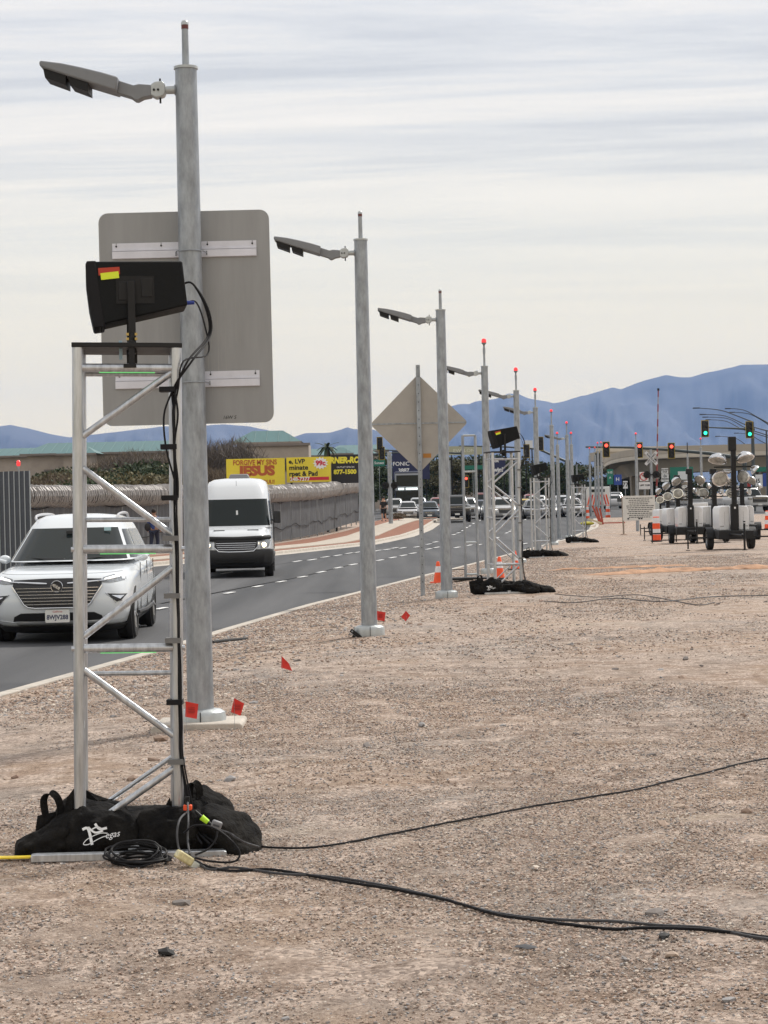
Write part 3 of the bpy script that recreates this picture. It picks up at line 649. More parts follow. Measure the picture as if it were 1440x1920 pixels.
# ------------------------------------------------------------------ loudspeakers on the trusses
SPK = mat('black_speaker_cabinet', (.008, .009, .010), .65, 0, .15, 60, .15, 300, spec=.2)
GRL = mat('black_speaker_grille', (.016, .016, .018), .7, 0, .3, 400, .3, 500, spec=.2)
def speaker(T, h, label, tilt=0., rot=0., lean=0., dx=.0, near=False, sticker=True):
    r = empty('loudspeaker', (0, 0, 0), label, 'loudspeaker', 'black loudspeakers clamped on the truss towers')
    r.location = T.matrix_basis @ Vector((dx, 0, 0)) + Vector((0, 0, h)); r.rotation_euler = (0, 0, rot)
    # side profile: grille to the left (-x), tapering to the right
    Rm = Matrix.Rotation(tilt, 4, 'Y'); Tm = Matrix.Translation((0, 0, .22)) @ Rm
    b = MB(); b.prism([(-.205, -.15), (.235, -.055), (.215, .155), (-.215, .155), (-.225, .15)], -.165, .165, Tm)
    bd = b.build('cabinet', SPK, r, bevel=.008)
    g_ = MB(); g_.prism([(-.205, -.160), (-.155, -.152), (-.195, .158), (-.235, .157), (-.2405, .14), (-.2405, .06), (-.228, -.06), (-.21, -.15)], -.17, .17, Tm)
    g_.build('grille', GRL, r, bevel=.006)
    s = MB()
    for k in range(2): s.prism([(-.180+.013*k, -.156), (-.176+.013*k, -.156), (-.206+.013*k, .1575), (-.211+.013*k, .1575)], -.168, .168, Tm)
    s.build('rib', BLK, r)
    if near:
        hp = MB(); hp.box((-.01, -.1665, .02), (.18, .004, .13), Tm); hp.build('handle_recess', BLK, bd)
        for (w_, x_, z_) in ((.06, -.06, .015), (.055, .045, .03)):
            q = MB(); q.box((x_, -.169, z_), (w_, .006, .09), Tm); q.build('handle', BLKM, bd, bevel=.004)
        q = MB(); q.box((-.232, -.13, .02), (.006, .03, .055), Tm); q.build('badge', mat('grey_badge', (.35, .35, .36), .4), r)
    if sticker:
        q = MB(); q.box((-.125, -.1675, .115), (.10, .003, .035), Tm @ Matrix.Rotation(R(-3), 4, 'Y')); q.build('sticker', mat('red_tape', (.45, .04, .015), .5), r)
        q = MB(); q.box((-.118, -.170, .100), (.085, .003, .032), Tm @ Matrix.Rotation(R(-6), 4, 'Y')); q.build('sticker', mat('yellow_green_tape', (.72, .85, .03), .5), r)
    # yoke and clamp down to the truss
    y_ = MB(); y_.box((-.03, -.185, .11), (.035, .014, .34)); y_.box((-.03, .185, .11), (.035, .014, .34)); y_.box((-.03, 0, -.055), (.035, .38, .012)); y_.build('yoke', BLKM, r, bevel=.003)
    c = MB(); c.box((-.03, -.03, -.05), (.05, .05, .10)); c.tube((-.03, -.05, -.01), (-.03, .05, -.01), .022, n=10); c.build('clamp', BLKM, r, bevel=.004)
    c = MB(); c.tube((-.045, -.2, -.04), (-.03, -.2, .03), .012, n=8); c.box((-.035, -.24, -.065), (.028, .02, .12)); c.box((-.045, -.235, -.125), (.06, .05, .018)); c.build('clamp_hook', BLKM, r, bevel=.003)
    if near:
        for x_, z_ in ((-.052, .027), (-.012, .027), (-.052, .005), (-.012, .005)):
            MB().box((x_, -.2, z_), (.012, .012, .012)).build('brass_nut', mat('brass', (.45, .33, .12), .35, .8), r)
        MB().box((-.085, -.17, -.045), (.016, .004, .09)).build('safety_strap', mat('light_blue_strap', (.35, .5, .6), .5), r)
    return r
S1 = speaker(T1, 2.405, 'black wedge loudspeaker with red and yellow stickers on nearest truss tower', 0, R(8), dx=.095, near=True)
S2 = speaker(T2, 2.44, 'black wedge loudspeaker with yellow sticker on second nearest truss tower', R(-9), R(8), dx=.05)
S3 = speaker(T3, 2.45, 'black wedge loudspeaker on third nearest truss tower', R(-10), R(8), dx=0., sticker=False)
S4 = speaker(T4, 2.45, 'black wedge loudspeaker on the farthest truss tower', R(-5), R(8), dx=0., sticker=False)
# ------------------------------------------------------------------ speaker cables with straps down the truss leg
def spl(pts, k=10):
    P = [Vector(p) for p in pts]; o = []
    for i in range(len(P)-1):
        p0, p1, p2, p3 = P[max(0, i-1)], P[i], P[i+1], P[min(len(P)-1, i+2)]
        for j in range(k):
            t = j/k; o.append(.5*((2*p1)+(-p0+p2)*t+(2*p0-5*p1+4*p2-p3)*t*t+(-p0+3*p1-3*p2+p3)*t**3))
    return o+[P[-1]]
def leg_cables(T, S, label, far=False):
    M1 = T.matrix_basis; base = M1.translation; h0 = S.location.z
    cab = empty('speaker_cable', base, label, 'cable', 'speaker cable bundles running down the truss towers')
    sp = S.matrix_basis @ Vector((.22, -.02, .28)) - base; sp2 = S.matrix_basis @ Vector((.235, -.02, .19)) - base
    leg = M1 @ Vector((TW/2, -TW/2-.035, 0)) - base
    def lp(z_, dx=0, dy=0): return leg + Vector((dx+.026, dy+.012, z_))
    for i, (p, bulge, dx, m) in enumerate(((sp, .13, 0, CAB), (sp, .12, .012, CAB), (sp2, .10, .022, CAB))):
        pts = [p, p+Vector((.05, 0, .0)), p+Vector((bulge-.01, -.01, -.12)), p+Vector((bulge, -.02, -.25)), lp(2.30, .09-.02*i), lp(2.17, dx)]
        z_ = 2.05
        while z_ > .3: pts.append(lp(z_, dx*.25-.004+.005*math.sin(z_*7+i*2.1), -.010*i)); z_ -= .16
        pts += [lp(.22, .02+dx), lp(.12, .05+dx, -.08), lp(.06, .10+dx*3, -.18)]
        b = MB(); b.path(spl(pts, 6 if not far else 3), .0052 if i < 2 else .0042, 6 if not far else 4); b.build('cable', m, cab)
    if not far:
        b = MB(); b.path(spl([lp(2.16, -.005, -.01), lp(2.05, -.045, -.02), lp(1.9, -.04, -.02), lp(1.75, -.005, -.02), lp(1.66, .01, -.01)], 6), .005, 6); b.build('cable', CAB, cab)
        b = MB(); b.path(spl([lp(2.16, .005, -.01), lp(2.05, .02, -.02), lp(1.9, .0, -.02), lp(1.75, .012, -.02), lp(1.66, .01, -.01)], 6), .005, 6); b.build('cable', CAB, cab)
        b = MB(); b.tube(sp2+Vector((0, 0, 0)), sp2+Vector((.04, 0, 0)), .011, .009, 10); b.build('plug', mat('blue_plug', (.03, .06, .35), .4), cab)
    for z_ in ([2.17, 1.90, 1.66, 1.47, 1.20, .99, .70, .42] if not far else [2.1, 1.8, 1.5, 1.2, .9, .6]):
        b = MB(); b.box(lp(z_, -.028, .018), (.075, .085, .024)); b.build('cable_tie', CAB if int(z_*100) % 3 else mat('grey_strap', (.16, .16, .16), .6), cab)
    return cab
leg_cables(T1, S1, 'black cable bundle strapped down right leg of the nearest truss tower')
leg_cables(T2, S2, 'black cable bundle strapped down right leg of the second truss tower', True)
leg_cables(T3, S3, 'black cable bundle strapped down right leg of the third truss tower', True)
leg_cables(T4, S4, 'black cable bundle strapped down right leg of the farthest truss tower', True)
# ------------------------------------------------------------------ sandbags
def bag_mesh(seed, L, W, H, sag=.25):
    b = MB(); n, m = 30, 44; P = []
    for i in range(n+1):
        u = -1+2*i/n; row = []
        env = (1-abs(u)**3.6)**.5
        pinch = .22+.78*env
        for j in range(m):
            a = 2*math.pi*j/m; ca, sa = math.cos(a), math.sin(a)
            y = W/2*pinch*math.copysign(abs(ca)**.75, ca); z = H/2*(.10+.90*env)*math.copysign(abs(sa)**.8, sa)
            if sa > 0: z *= 1+.15*math.cos(u*3.1+seed)
            x = u*L/2*(1+.05*math.sin(a*2+seed))
            p = Vector((x*5+seed*3, y*6, z*7)); q = mn.fractal(p, .8, 2, 5)
            wr = abs(mn.noise(Vector((x*14+seed, y*9, z*9))))
            k = 1+.26*q-.20*wr
            y *= k; z = z*k+.02*mn.noise(Vector((x*6, y*6, seed+4)))
            zz_ = max(z, -H*.40)
            row.append((x, y, zz_+H*.40))
        row.append(row[0]); P.append(row)
    b.grid(P); k = len(P[0]); b.f += [tuple(range(k-2, -1, -1)), tuple(n*k+j for j in range(k-1))]
    return b
def handle(pts, w_=.035, th=.006):
    P = spl(pts, 6); b = MB(); vs = []; fs = []
    for i, p in enumerate(P):
        t = (P[min(i+1, len(P)-1)]-P[max(0, i-1)]).normalized(); s = Vector((.75, .5, .3)); s = (s-t*s.dot(t)).normalized(); nn = t.cross(s)
        vs += [p-s*w_/2-nn*th/2, p+s*w_/2-nn*th/2, p+s*w_/2+nn*th/2, p-s*w_/2+nn*th/2]
    for i in range(len(P)-1):
        for k in range(4): fs.append((i*4+k, i*4+(k+1) % 4, i*4+4+(k+1) % 4, i*4+4+k))
    fs += [(3, 2, 1, 0), tuple(len(vs)-4+k for k in range(4))]
    return b.add(vs, fs)
WL = mat('white_screen_print', (.8, .8, .8), .6)
def flap(pts, th=.012, seed=0):
    """a folded corner of cloth: tented sheet with a little thickness"""
    b = MB(); o = pts; n = len(o); c = sum((Vector(p) for p in o), Vector())/n; c += Vector((0, -.02, .01))
    vs = [c]+[Vector(p) for p in o]+[c+Vector((0, th, 0))]+[Vector(p)+Vector((0, th, 0)) for p in o]; fs = []
    for i in range(n):
        a, b_ = 1+i, 1+(i+1) % n; fs += [(0, b_, a), (n+1, n+1+a, n+1+b_), (a, b_, n+1+b_, n+1+a)]
    return b.add(vs, fs)
def logo(parent, c, s, rx, rzr=0.):
    """white screen-printed AV-style mark with a swash and the word Vegas"""
    e = []
    for pts, w_ in (([(-.055, .02), (-.03, .022), (-.012, -.05)], .012), ([(-.03, .03), (.0, .005), (.035, .012)], .009), ([(.0, .045), (.02, .02), (.052, .024)], .011),
                    ([(-.012, .02), (.01, .03), (.03, .02)], .006),
                    ([(.055, .0), (.02, .0), (-.03, -.022), (-.05, -.045), (-.03, -.048), (.005, -.03), (.03, -.018), (.05, -.012)], .0035)):
        P = spl([(a, 0, b_) for a, b_ in pts], 5); vs = []; fs = []
        for i, p in enumerate(P):
            t = (P[min(i+1, len(P)-1)]-P[max(0, i-1)]).normalized(); nn = Vector((-t.z, 0, t.x)); vs += [p-nn*w_/2, p+nn*w_/2]
        for i in range(len(P)-1): fs.append((2*i, 2*i+2, 2*i+3, 2*i+1))
        e.append((vs, fs))
    b = MB(); Mx = Matrix.Translation(c) @ Matrix.Rotation(rzr, 4, 'Z') @ Matrix.Rotation(rx, 4, 'X') @ Matrix.Scale(s, 4)
    for vs, fs in e: b.add(vs, fs, Mx)
    b.build('logo', WL, parent, smooth=0)
    text_mesh('egas', .042*s, WL, parent=parent, loc=Vector(c)+Vector((.075*s, .0, -.006*s)), rot=(R(90)+rx, R(-8), rzr), depth=.0004, shear=.4, sx_=.9)
def sandbag(loc, rot, L, W, H, seed, label, handles=(), flaps=(), lg=None, group=None):
    r = empty('sandbag', loc, label, 'sandbag', group, rot=0)
    b = bag_mesh(seed, L, W, H*1.12); Mx = Matrix.Rotation(rot[2], 4, 'Z') @ Matrix.Rotation(rot[1], 4, 'Y') @ Matrix.Rotation(rot[0], 4, 'X'); b.v = [tuple(Mx @ Vector(p)) for p in b.v]
    b.build('bag', CLOTH, r, smooth=70)
    for h_ in handles: handle(h_).build('carry_strap', CLOTH, r, smooth=60)
    for f_ in flaps: flap(f_).build('flap', CLOTH, r, smooth=0)
    if lg: logo(r, *lg)
    return r
G_ = 'black cloth sandbags weighing down the truss towers'
bx_, by_ = T1.location.x, T1.location.y; bz = T1.location.z
def W(px, py, Y):
    p = at(px, py, Y); return p
def sbag(px, py, Y, *a, **k):
    p = at(px, py, Y); p.z = max(p.z, gz(p.x, Y)-.01); base = p
    for key in ('handles', 'flaps'):
        if key in k: k[key] = [[tuple(at(q[0], q[1], q[2] if len(q) > 2 else Y)-base) for q in hh] for hh in k[key]]
    if k.get('lg'): q, s, rx, rzr = k['lg']; k['lg'] = (tuple(at(*q)-base), s, rx, rzr)
    return sandbag(p, *a, group=G_, **k)
sbag(186, 1598, 9.74, (0, R(-4), R(4)), .42, .30, .215, 1.0, 'black sandbag with white printed logo at front left foot of nearest truss', lg=((178, 1563, 9.555), 1.05, R(-24), R(4)))
sbag(108, 1604, 9.72, (0, R(-38), R(8)), .36, .32, .17, 2.3, 'plain black sandbag drooping over the left end of nearest truss base', handles=[[(87, 1535), (82, 1500), (95, 1487), (108, 1497), (114, 1520), (110, 1545)]], flaps=[[(112, 1560), (126, 1495), (140, 1476), (150, 1500), (152, 1560)], [(66, 1560), (70, 1530), (105, 1522), (110, 1565)]])
sbag(172, 1570, 9.95, (0, R(6), R(-10)), .34, .3, .2, 3.1, 'black sandbag behind the left leg of the nearest truss', flaps=[[(160, 1530), (162, 1482), (178, 1490), (206, 1500), (212, 1498), (190, 1525)]])
sbag(322, 1598, 9.72, (0, R(3), R(-6)), .34, .26, .22, 4.4, 'black sandbag in the middle front with grey zipper on nearest truss base')
sbag(404, 1604, 9.74, (0, R(42), R(-8)), .35, .34, .19, 5.2, 'black sandbag slumping off the right end of nearest truss base', handles=[[(358, 1520, 9.8), (356, 1478, 9.8), (366, 1468, 9.8), (374, 1482, 9.8), (372, 1520, 9.8)]], flaps=[[(385, 1540), (388, 1503), (400, 1512), (407, 1530), (402, 1548)]])
sbag(378, 1580, 9.85, (0, R(4), R(14)), .32, .3, .24, 6.6, 'black sandbag piled behind the right leg of the nearest truss', flaps=[[(300, 1530), (318, 1495), (324, 1520), (322, 1540)]])
def far_bags(T, tag_, s=1., seed=0, w_=.0):
    for i, (dx, dy, L, H, ry, rz_) in enumerate(((-.25, -.2, .55, .24, -8, 5), (.28, -.2, .50, .19, 6, -6), (-.02, .15, .5, .22, 0, 10), (.50+w_, -.12, .5, .13, 12, -14))):
        p = T.location+Vector((dx*s, dy, 0)); p.z = gz(p.x, p.y)+.01
        lab = ('%s black sandbag heaped on the base of %s' % (('left', 'right', 'rear', 'outermost flat')[i], tag_))
        sandbag(p, (0, R(ry), R(rz_)), L, .36, H, seed+i*1.7, lab, group=G_, handles=[[(-.16, 0, .14), (-.17, -.02, .28), (-.11, -.02, .30), (-.09, 0, .16)]] if i == 0 else (), flaps=[[(-.30, -.1, .02), (-.33, -.12, .22), (-.1, -.1, .26), (0, -.1, .1)]] if i == 0 else (), lg=((.02, -.20, .11), .9, R(-15), 0) if (i == 0 and tag_.startswith('second')) else None)
far_bags(T2, 'second nearest truss', 1.2, 11)
far_bags(T3, 'third nearest truss', 1.1, 21)
far_bags(T4, 'farthest truss', 1.1, 31)
# ------------------------------------------------------------------ ground cables
def gpt(px, py, r_=.006, lift=0.):
    z = 0.
    for _ in range(3): p = onz(px, py, z+r_); z = gz(p.x, p.y)
    return Vector((p.x, p.y, z+r_+lift))
def gcable(pts, rad, label, m=CAB, n=6, jit=.016, seed=0):
    r_ = random.Random(seed); P = spl([gpt(a, b_, rad*.9) for a, b_ in pts], 12)
    Q = []
    for i, p in enumerate(P): Q.append(Vector((p.x+r_.uniform(-1, 1)*jit*.3, p.y+jit*2*mn.noise(Vector((p.x*3, seed, 0))), gz(p.x, p.y)+rad*.9+.004)))
    o = MB().path(Q, rad, n).build('ground_cable', m, smooth=60); tag(o, label, 'cable', None); return o
gcable([(352, 1603), (380, 1622), (430, 1634), (500, 1632), (560, 1640), (630, 1651), (700, 1662), (780, 1678), (850, 1694), (930, 1715), (1000, 1725), (1080, 1737), (1150, 1744), (1210, 1741), (1300, 1745), (1380, 1752), (1460, 1762)], .0068, 'thick black cable running from nearest truss to the lower right edge')
gcable([(350, 1603), (390, 1630), (440, 1628), (520, 1640), (600, 1644), (680, 1655), (750, 1668), (830, 1686), (900, 1707), (980, 1722), (1060, 1727), (1150, 1728), (1240, 1737), (1320, 1741), (1400, 1756), (1460, 1766)], .006, 'thinner black cable twisted alongside the thick one in foreground', CABG, seed=2)
gcable([(470, 1587), (520, 1592), (580, 1591), (650, 1581), (720, 1567), (800, 1552), (900, 1532), (1000, 1513), (1100, 1497), (1200, 1480), (1300, 1455), (1380, 1435), (1470, 1418)], .0055, 'thin black cable curving from the sandbags to the right edge', seed=3, n=5)
gcable([(1020, 1128), (1080, 1130), (1160, 1122), (1240, 1128), (1340, 1119), (1460, 1116)], .008, 'thin dark cable lying across the dirt beyond the second truss', CABG, seed=4, n=4)
gcable([(1040, 1114), (1120, 1120), (1200, 1116), (1300, 1134), (1340, 1130)], .007, 'short dark cable squiggle beyond the second truss', CABG, seed=5, n=4)
# coil, power block and connectors at the nearest truss
cr_ = random.Random(5); b = MB(); c0 = at(258, 1600, 9.33)
pts = []
for k in range(11*22):
    a = 2*math.pi*k/22; f = 1+.13*math.sin(k*.31)+.05*cr_.uniform(-1, 1); pts.append((c0.x+(.122+.018*math.sin(k*.047))*f*math.cos(a), c0.y+.06*f*math.sin(a)+.02*math.sin(k*.05), .012+.10*(k/(11*22))*(.55+.45*math.sin(a))+.02*abs(math.sin(k*.21))))
b.path(pts, .0052, 5); tag(b.build('coiled_cable', CAB, smooth=60), 'coil of black cable lying at the foot of the nearest truss', 'cable coil')
p = at(347, 1600, 9.25); r = empty('power_block', (p.x, 9.25, .025), 'translucent yellowish power outlet block on cable before nearest truss', 'power outlet', rot=(0, R(35), R(25)))
pm = mat('yellowish_clear_plastic', (.62, .55, .30), .25, 0, .2, 40, coat=.5)
MB().box((-.02, 0, .02), (.085, .05, .04)).build('housing', pm, r, bevel=.008); MB().box((.045, 0, .015), (.05, .045, .035)).build('outlet_face', mat('pale_clear_plastic', (.6, .6, .52), .3, coat=.4), r, bevel=.006)
for k in (-.01, .01):
    MB().box((-.03, k, .041), (.01, .004, .002)).build('slot', BLKM, r)
def loose(pts, rad, label, m=CAB, Y=9.4, name='loose_cable'):
    P = spl([at(q[0], q[1], q[2] if len(q) > 2 else Y) for q in pts], 8)
    tag(MB().path(P, rad, 6).build(name, m, smooth=60), label, 'cable')
loose([(352, 1505, 9.6), (353, 1540, 9.45), (352, 1575, 9.4), (356, 1602, 9.25)], .005, 'grey cable hanging from truss leg straight down to power block', CABG)
loose([(352, 1522, 9.6), (338, 1535, 9.4), (332, 1560, 9.33), (335, 1590, 9.3), (345, 1598, 9.28)], .005, 'grey cable looping left of the power block', CABG)
loose([(345, 1562, 9.4), (365, 1548, 9.36), (395, 1550, 9.34), (425, 1568, 9.32), (448, 1595, 9.3), (445, 1612, 9.28), (425, 1617, 9.26), (390, 1614, 9.26), (365, 1608, 9.25)], .005, 'black cable arching over the right sandbag', CAB)
loose([(408, 1556, 9.36), (404, 1575, 9.33), (390, 1592, 9.3), (366, 1603, 9.26)], .005, 'short black cable between connector and power block', CAB)
loose([(408, 1555, 9.4), (430, 1562, 9.38), (445, 1572, 9.36), (460, 1580, 9.4), (485, 1588, 9.5)], .005, 'grey cable leaving the sandbags to the right', CABG)
p = at(352, 1514, 9.62); r = empty('orange_connector', p, 'orange cable connector beside the right truss leg', 'connector'); MB().box((0, 0, 0), (.04, .03, .026)).build('body', ORANGE, r, bevel=.005)
MB().tube((0, 0, .01), (0, 0, .05), .012, n=8).build('gland', BLK, r)
p = at(384, 1537, 9.45); r = empty('green_plug', p, 'lime green cable plug lying on the right sandbag', 'connector', rot=(0, R(40), 0)); MB().tube((-.02, 0, 0), (.018, 0, 0), .014, .012, 10).build('body', mat('lime_plastic', (.5, .85, .03), .4), r); MB().tube((.018, 0, 0), (.05, 0, 0), .009, .007, 8).build('collar', BLK, r); MB().tube((-.02, 0, 0), (-.06, 0, 0.004), .009, .006, 8).build('boot', BLK, r)
p = at(406, 1547, 9.4); r = empty('grey_connector', p, 'grey cable connector box on the right sandbag', 'connector', rot=(0, R(20), 0)); MB().box((0, 0, 0), (.048, .03, .04)).build('body', mat('grey_plastic', (.2, .2, .21), .5), r, bevel=.008); MB().box((0, -.016, 0), (.03, .003, .008)).build('latch', CABG, r)
ys_ = at(0, 1610, 9.7); p = gpt(22, 1610, .012); r = empty('yellow_strap', p, 'flat yellow strap lying at the left frame edge', 'strap')
MB().box((-.02, 0, .006), (.22, .05, .008)).build('webbing', mat('yellow_webbing', (.75, .55, .03), .6, 0, .1, 40), r, bevel=.002)
# ------------------------------------------------------------------ marker flags
def flag(px, py, Yd, w_, h_, label, poly, stem=.30):
    z = gz(xat(px, Yd, 0), Yd); x = xat(px, Yd, z); r = empty('marker_flag', (x, Yd, z), label, 'marker flag', 'small red utility marker flags stuck in the gravel')
    s = FPX/Yd; P0 = at(px, py, Yd)
    V = [at(a, b_, Yd)-r.location for a, b_ in poly]
    n = len(V); b = MB(); c = sum(V, Vector())/n; c.y += .012; vs = [c]+V; k = len(vs); vs = vs+[v+Vector((0, .0012, 0)) for v in vs]; fs = []
    for i in range(n):
        a, b_ = 1+i, 1+(i+1) % n; fs += [(0, b_, a), (k, k+a, k+b_), (a, b_, k+b_, k+a)]
    b.add(vs, fs); fl = b.build('flag', REDF, r, smooth=60)
    if h_:
        for q in range(4):
            t_ = MB(); t_.box((c.x, min(v.y for v in V)-.001, c.z+.016-.011*q), (.05-.006*(q % 2), .001, .003)); t_.build('print_line', mat('dark_red_print', (.16, .01, .01), .6), fl)
    top = V[0]; MB().path(spl([(top.x-.002, 0, top.z), (top.x*.6, 0, top.z*.5), (0, 0, -.02)], 4), .0013, 5).build('wire', GALV, r)
flag(350, 1330, 14.2, 1, 1, 'red marker flag overlapping the foot of the nearest light pole', [(348, 1315), (372, 1320), (369, 1348), (347, 1344)])
flag(440, 1370, 14.7, 1, 1, 'red marker flag right of the nearest light pole foot', [(439, 1309), (458, 1319), (451, 1342), (433, 1335)])
flag(530, 1282, 19.2, 1, 0, 'torn pointed red marker flag alone in the gravel', [(528, 1230), (541, 1243), (548, 1258), (527, 1252)])
flag(706, 1190, 25.4, 1, 1, 'red marker flag touching the second light pole', [(704, 1145), (723, 1148), (721, 1165), (705, 1162)])
flag(763, 1185, 27.0, 1, 0, 'red diamond-turned marker flag right of second light pole', [(761, 1145), (769, 1154), (761, 1165), (752, 1157)])
flag(796, 1150, 31.5, 1, 0, 'tiny folded red marker flag near the third light pole', [(803, 1139), (801, 1145), (795, 1146)])
# ------------------------------------------------------------------ cones
CW = mat('white_reflective_band', (.72, .72, .74), .4, 0, .06, 20)
def cone(px, Y, label, h=.46, lean=0., sq=True, dz_=0.):
    z = gz(xat(px, Y, 0), Y)+dz_; r = empty('traffic_cone', (xat(px, Y, z), Y, z), label, 'traffic cone', 'orange traffic cones near the trusses', rot=(0, lean, R(20)))
    MB().box((0, 0, .015), (.27, .27, .03)).build('foot', ORANGE if not sq else BLKM, r, bevel=.006)
    rad = lambda t: .105*(1-t)+.03*t
    MB().lathe([(rad(0), .03), (rad(.45), .03+.45*(h-.03)), (rad(.46), .03+.46*(h-.03))], 18).build('body', ORANGE, r)
    MB().lathe([(rad(.46)+.002, .03+.46*(h-.03)), (rad(.76)+.002, .03+.76*(h-.03))], 18).build('reflective_band', CW, r)
    MB().lathe([(rad(.76), .03+.76*(h-.03)), (rad(.97), .03+.97*(h-.03)), (.02, h)], 18).build('tip', ORANGE, r); return r
cone(822, 43.5, 'orange cone with white band left of the third light pole', sq=False)
cone(937, 42.5, 'orange cone with black foot behind the second speaker truss')
cone(966, 50.0, 'orange cone half hidden behind the second truss right leg')
# black plate leaning on pole 2 base, curb strip debris
p = gpt(668, 1192); r = empty('cover_plate', (p.x, 25.0, p.z), 'black bracket plate leaning against second light pole base', 'bracket', rot=(0, R(38), 0)); b = MB(); b.prism([(-.10, 0), (.06, 0), (.06, .045), (-.10, .045)], -.03, .03); b.build('plate', BLKM, r, bevel=.006); MB().tube((-.075, -.034, .023), (-.075, .034, .023), .011, n=10).build('hole_sleeve', GALV, r)
MB().box((.03, 0, -.02), (.14, .07, .03)).build('foot', BLKM, r)
a_, b_ = gpt(398, 1206), gpt(462, 1198); r = empty('rubber_strip', a_, 'flat black rubber strip lying at the road edge behind nearest pole', 'rubber strip'); q = MB(); dv = b_-a_
q.path([(0, 0, .01), (dv.x*.3, dv.y*.3, .03), (dv.x*.7, dv.y*.7, .03), (dv.x, dv.y, dv.z+.01)], .045, 8); q.v = [(x, y, .02+(z-.02)*.4) for x, y, z in q.v]; q.build('strip', RUB, r)
# litter and stones of note
for i, (px, py, wd, lab, m) in enumerate(((312, 1788, .035, 'dark crumpled pine cone like lump on foreground dirt', RUB), (1246, 1757, .03, 'flat dark scrap beneath the foreground cables', RUB), (988, 1778, .04, 'thin grey twig lying on foreground dirt', CABG), (250, 1462, .045, 'brown fist sized rock left behind nearest truss', STM[3]), (432, 1463, .05, 'dark grey flat rock right behind nearest truss', STM[2]), (1260, 1792, .03, 'round tan pebble at lower right', STM[0]), (790, 1360, .04, 'dark pebble in the open gravel', STM[2]), (1400, 1523, .035, 'tan rock right of centre', STM[3]), (300, 1388, .06, 'dark clod beside the nearest footing slab', STM[3]))):
    p = gpt(px, py); me = rock_mesh('rock', m, 40+i, .45 if i != 2 else .12); o = link_mesh('rock' if m in STM else 'debris', me, None, (p.x, p.y, p.z+wd*.15)); o.scale = (wd*(1 if i != 2 else 1.3), wd*.8, wd); o.rotation_euler = (0, 0, i*1.3); tag(o, lab, 'rock' if m in STM else 'debris')
# ================================================================== VEHICLES
def paint(name, c, r_=.28): return mat('paint_'+name, c, r_, .0, 0, coat=.7)
GLASS = mat('dark_vehicle_glass', (.015, .02, .02), .1, 0, spec=.24)
TYRE = mat('tyre_rubber', (.02, .02, .021), .8, 0, .2, 20, .2, 80)
CHROME = mat('chrome', (.75, .76, .78), .12, 1.)
TRIM = mat('black_vehicle_trim', (.018, .018, .02), .5, 0, .2, 12)
LITE = mat('lit_headlamp', (1, .95, .85), .3, emit=2.2, ecol=(1, .93, .8))
LAMPD = mat('clear_headlamp', (.26, .28, .30), .1, .4, .5, 14, spec=.8)
SEAM = mat('panel_gap', (.05, .05, .052), .7)
def se(th, e): 
    c, s = math.cos(th), math.sin(th); return math.copysign(abs(c)**(2/e), c), math.copysign(abs(s)**(2/e), s)
def ring(lv, th):
    z0, z1, hw, yf, yr, e = lv; x, y = se(th, e); yc, hl = (yf+yr)/2, (yr-yf)/2
    return Vector((x*hw, yc+y*hl, z0+(z1-z0)*(y+1)/2))
def stack(levels, n=56, cap=True):
    b = MB(); P = [[ring(l, 2*math.pi*i/n) for i in range(n)] for l in levels]; vs = [p for r_ in P for p in r_]; fs = []
    for k in range(len(P)-1):
        for i in range(n): fs.append((k*n+i, k*n+(i+1) % n, (k+1)*n+(i+1) % n, (k+1)*n+i))
    fs += [tuple(range(n-1, -1, -1)), tuple(range((len(P)-1)*n, len(P)*n))]
    return b.add(vs, fs)
def lerp_lv(levels, t):
    """t in 0..len-1"""
    k = min(len(levels)-2, int(t)); f = t-k; return [a*(1-f)+b_*f for a, b_ in zip(levels[k], levels[k+1])]
def patch(levels, a0, a1, t0, t1, off=.006, na=14, nt_=6, inset0=0., rim=.006):
    """a thin shell lying on the stack's surface"""
    P = []
    for i in range(na+1):
        row = []
        for j in range(nt_+1):
            lv = lerp_lv(levels, t0+(t1-t0)*j/nt_); f = j/nt_
            b0, b1 = (a0[0]*(1-f)+a0[1]*f, a1[0]*(1-f)+a1[1]*f) if isinstance(a0, tuple) else (a0, a1)
            a = R(b0+(b1-b0)*i/na); p = ring(lv, a); c = Vector((0, (lv[3]+lv[4])/2, p.z)); e = .01
            q = ring(lv, a+e)-ring(lv, a-e); nn = Vector((q.y, -q.x, 0)).normalized(); row.append(p+nn*off)
        P.append(row)
    b = MB(); b.grid(P); vs0 = len(b.v); Q = [[p-(p-Vector((0, p.y, p.z))).normalized()*0-Vector((0, 0, 0)) for p in r_] for r_ in P]
    return b
def wheel(parent, x, y, r_, w_, far=False, name='wheel'):
    n = 26 if not far else 14; s = 1 if x > 0 else -1; Mx = Matrix.Translation((x, y, r_)) @ Matrix.Rotation(R(90)*s, 4, 'Y')
    wv = MB().lathe([(r_*.66, -w_/2), (r_*.93, -w_/2), (r_, -w_*.38), (r_, w_*.38), (r_*.93, w_/2), (r_*.66, w_/2-.0), (r_*.64, w_*.3)], n, Mx=Mx).build(name, TYRE, parent)
    rim = MB().lathe([(r_*.64, -w_*.3), (r_*.65, w_*.42), (r_*.60, w_*.44), (r_*.58, w_*.25), (r_*.12, w_*.32)], n, Mx=Mx); 
    for k in range(5 if not far else 0):
        a = 2*math.pi*k/5; rim.tube((r_*.1*math.cos(a), r_*.1*math.sin(a), w_*.36), (r_*.6*math.cos(a), r_*.6*math.sin(a), w_*.42), r_*.06, n=6, Mx=Mx)
    rim.build('rim', mat('alloy_rim', (.45, .46, .48), .3, .7), wv)
    return wv
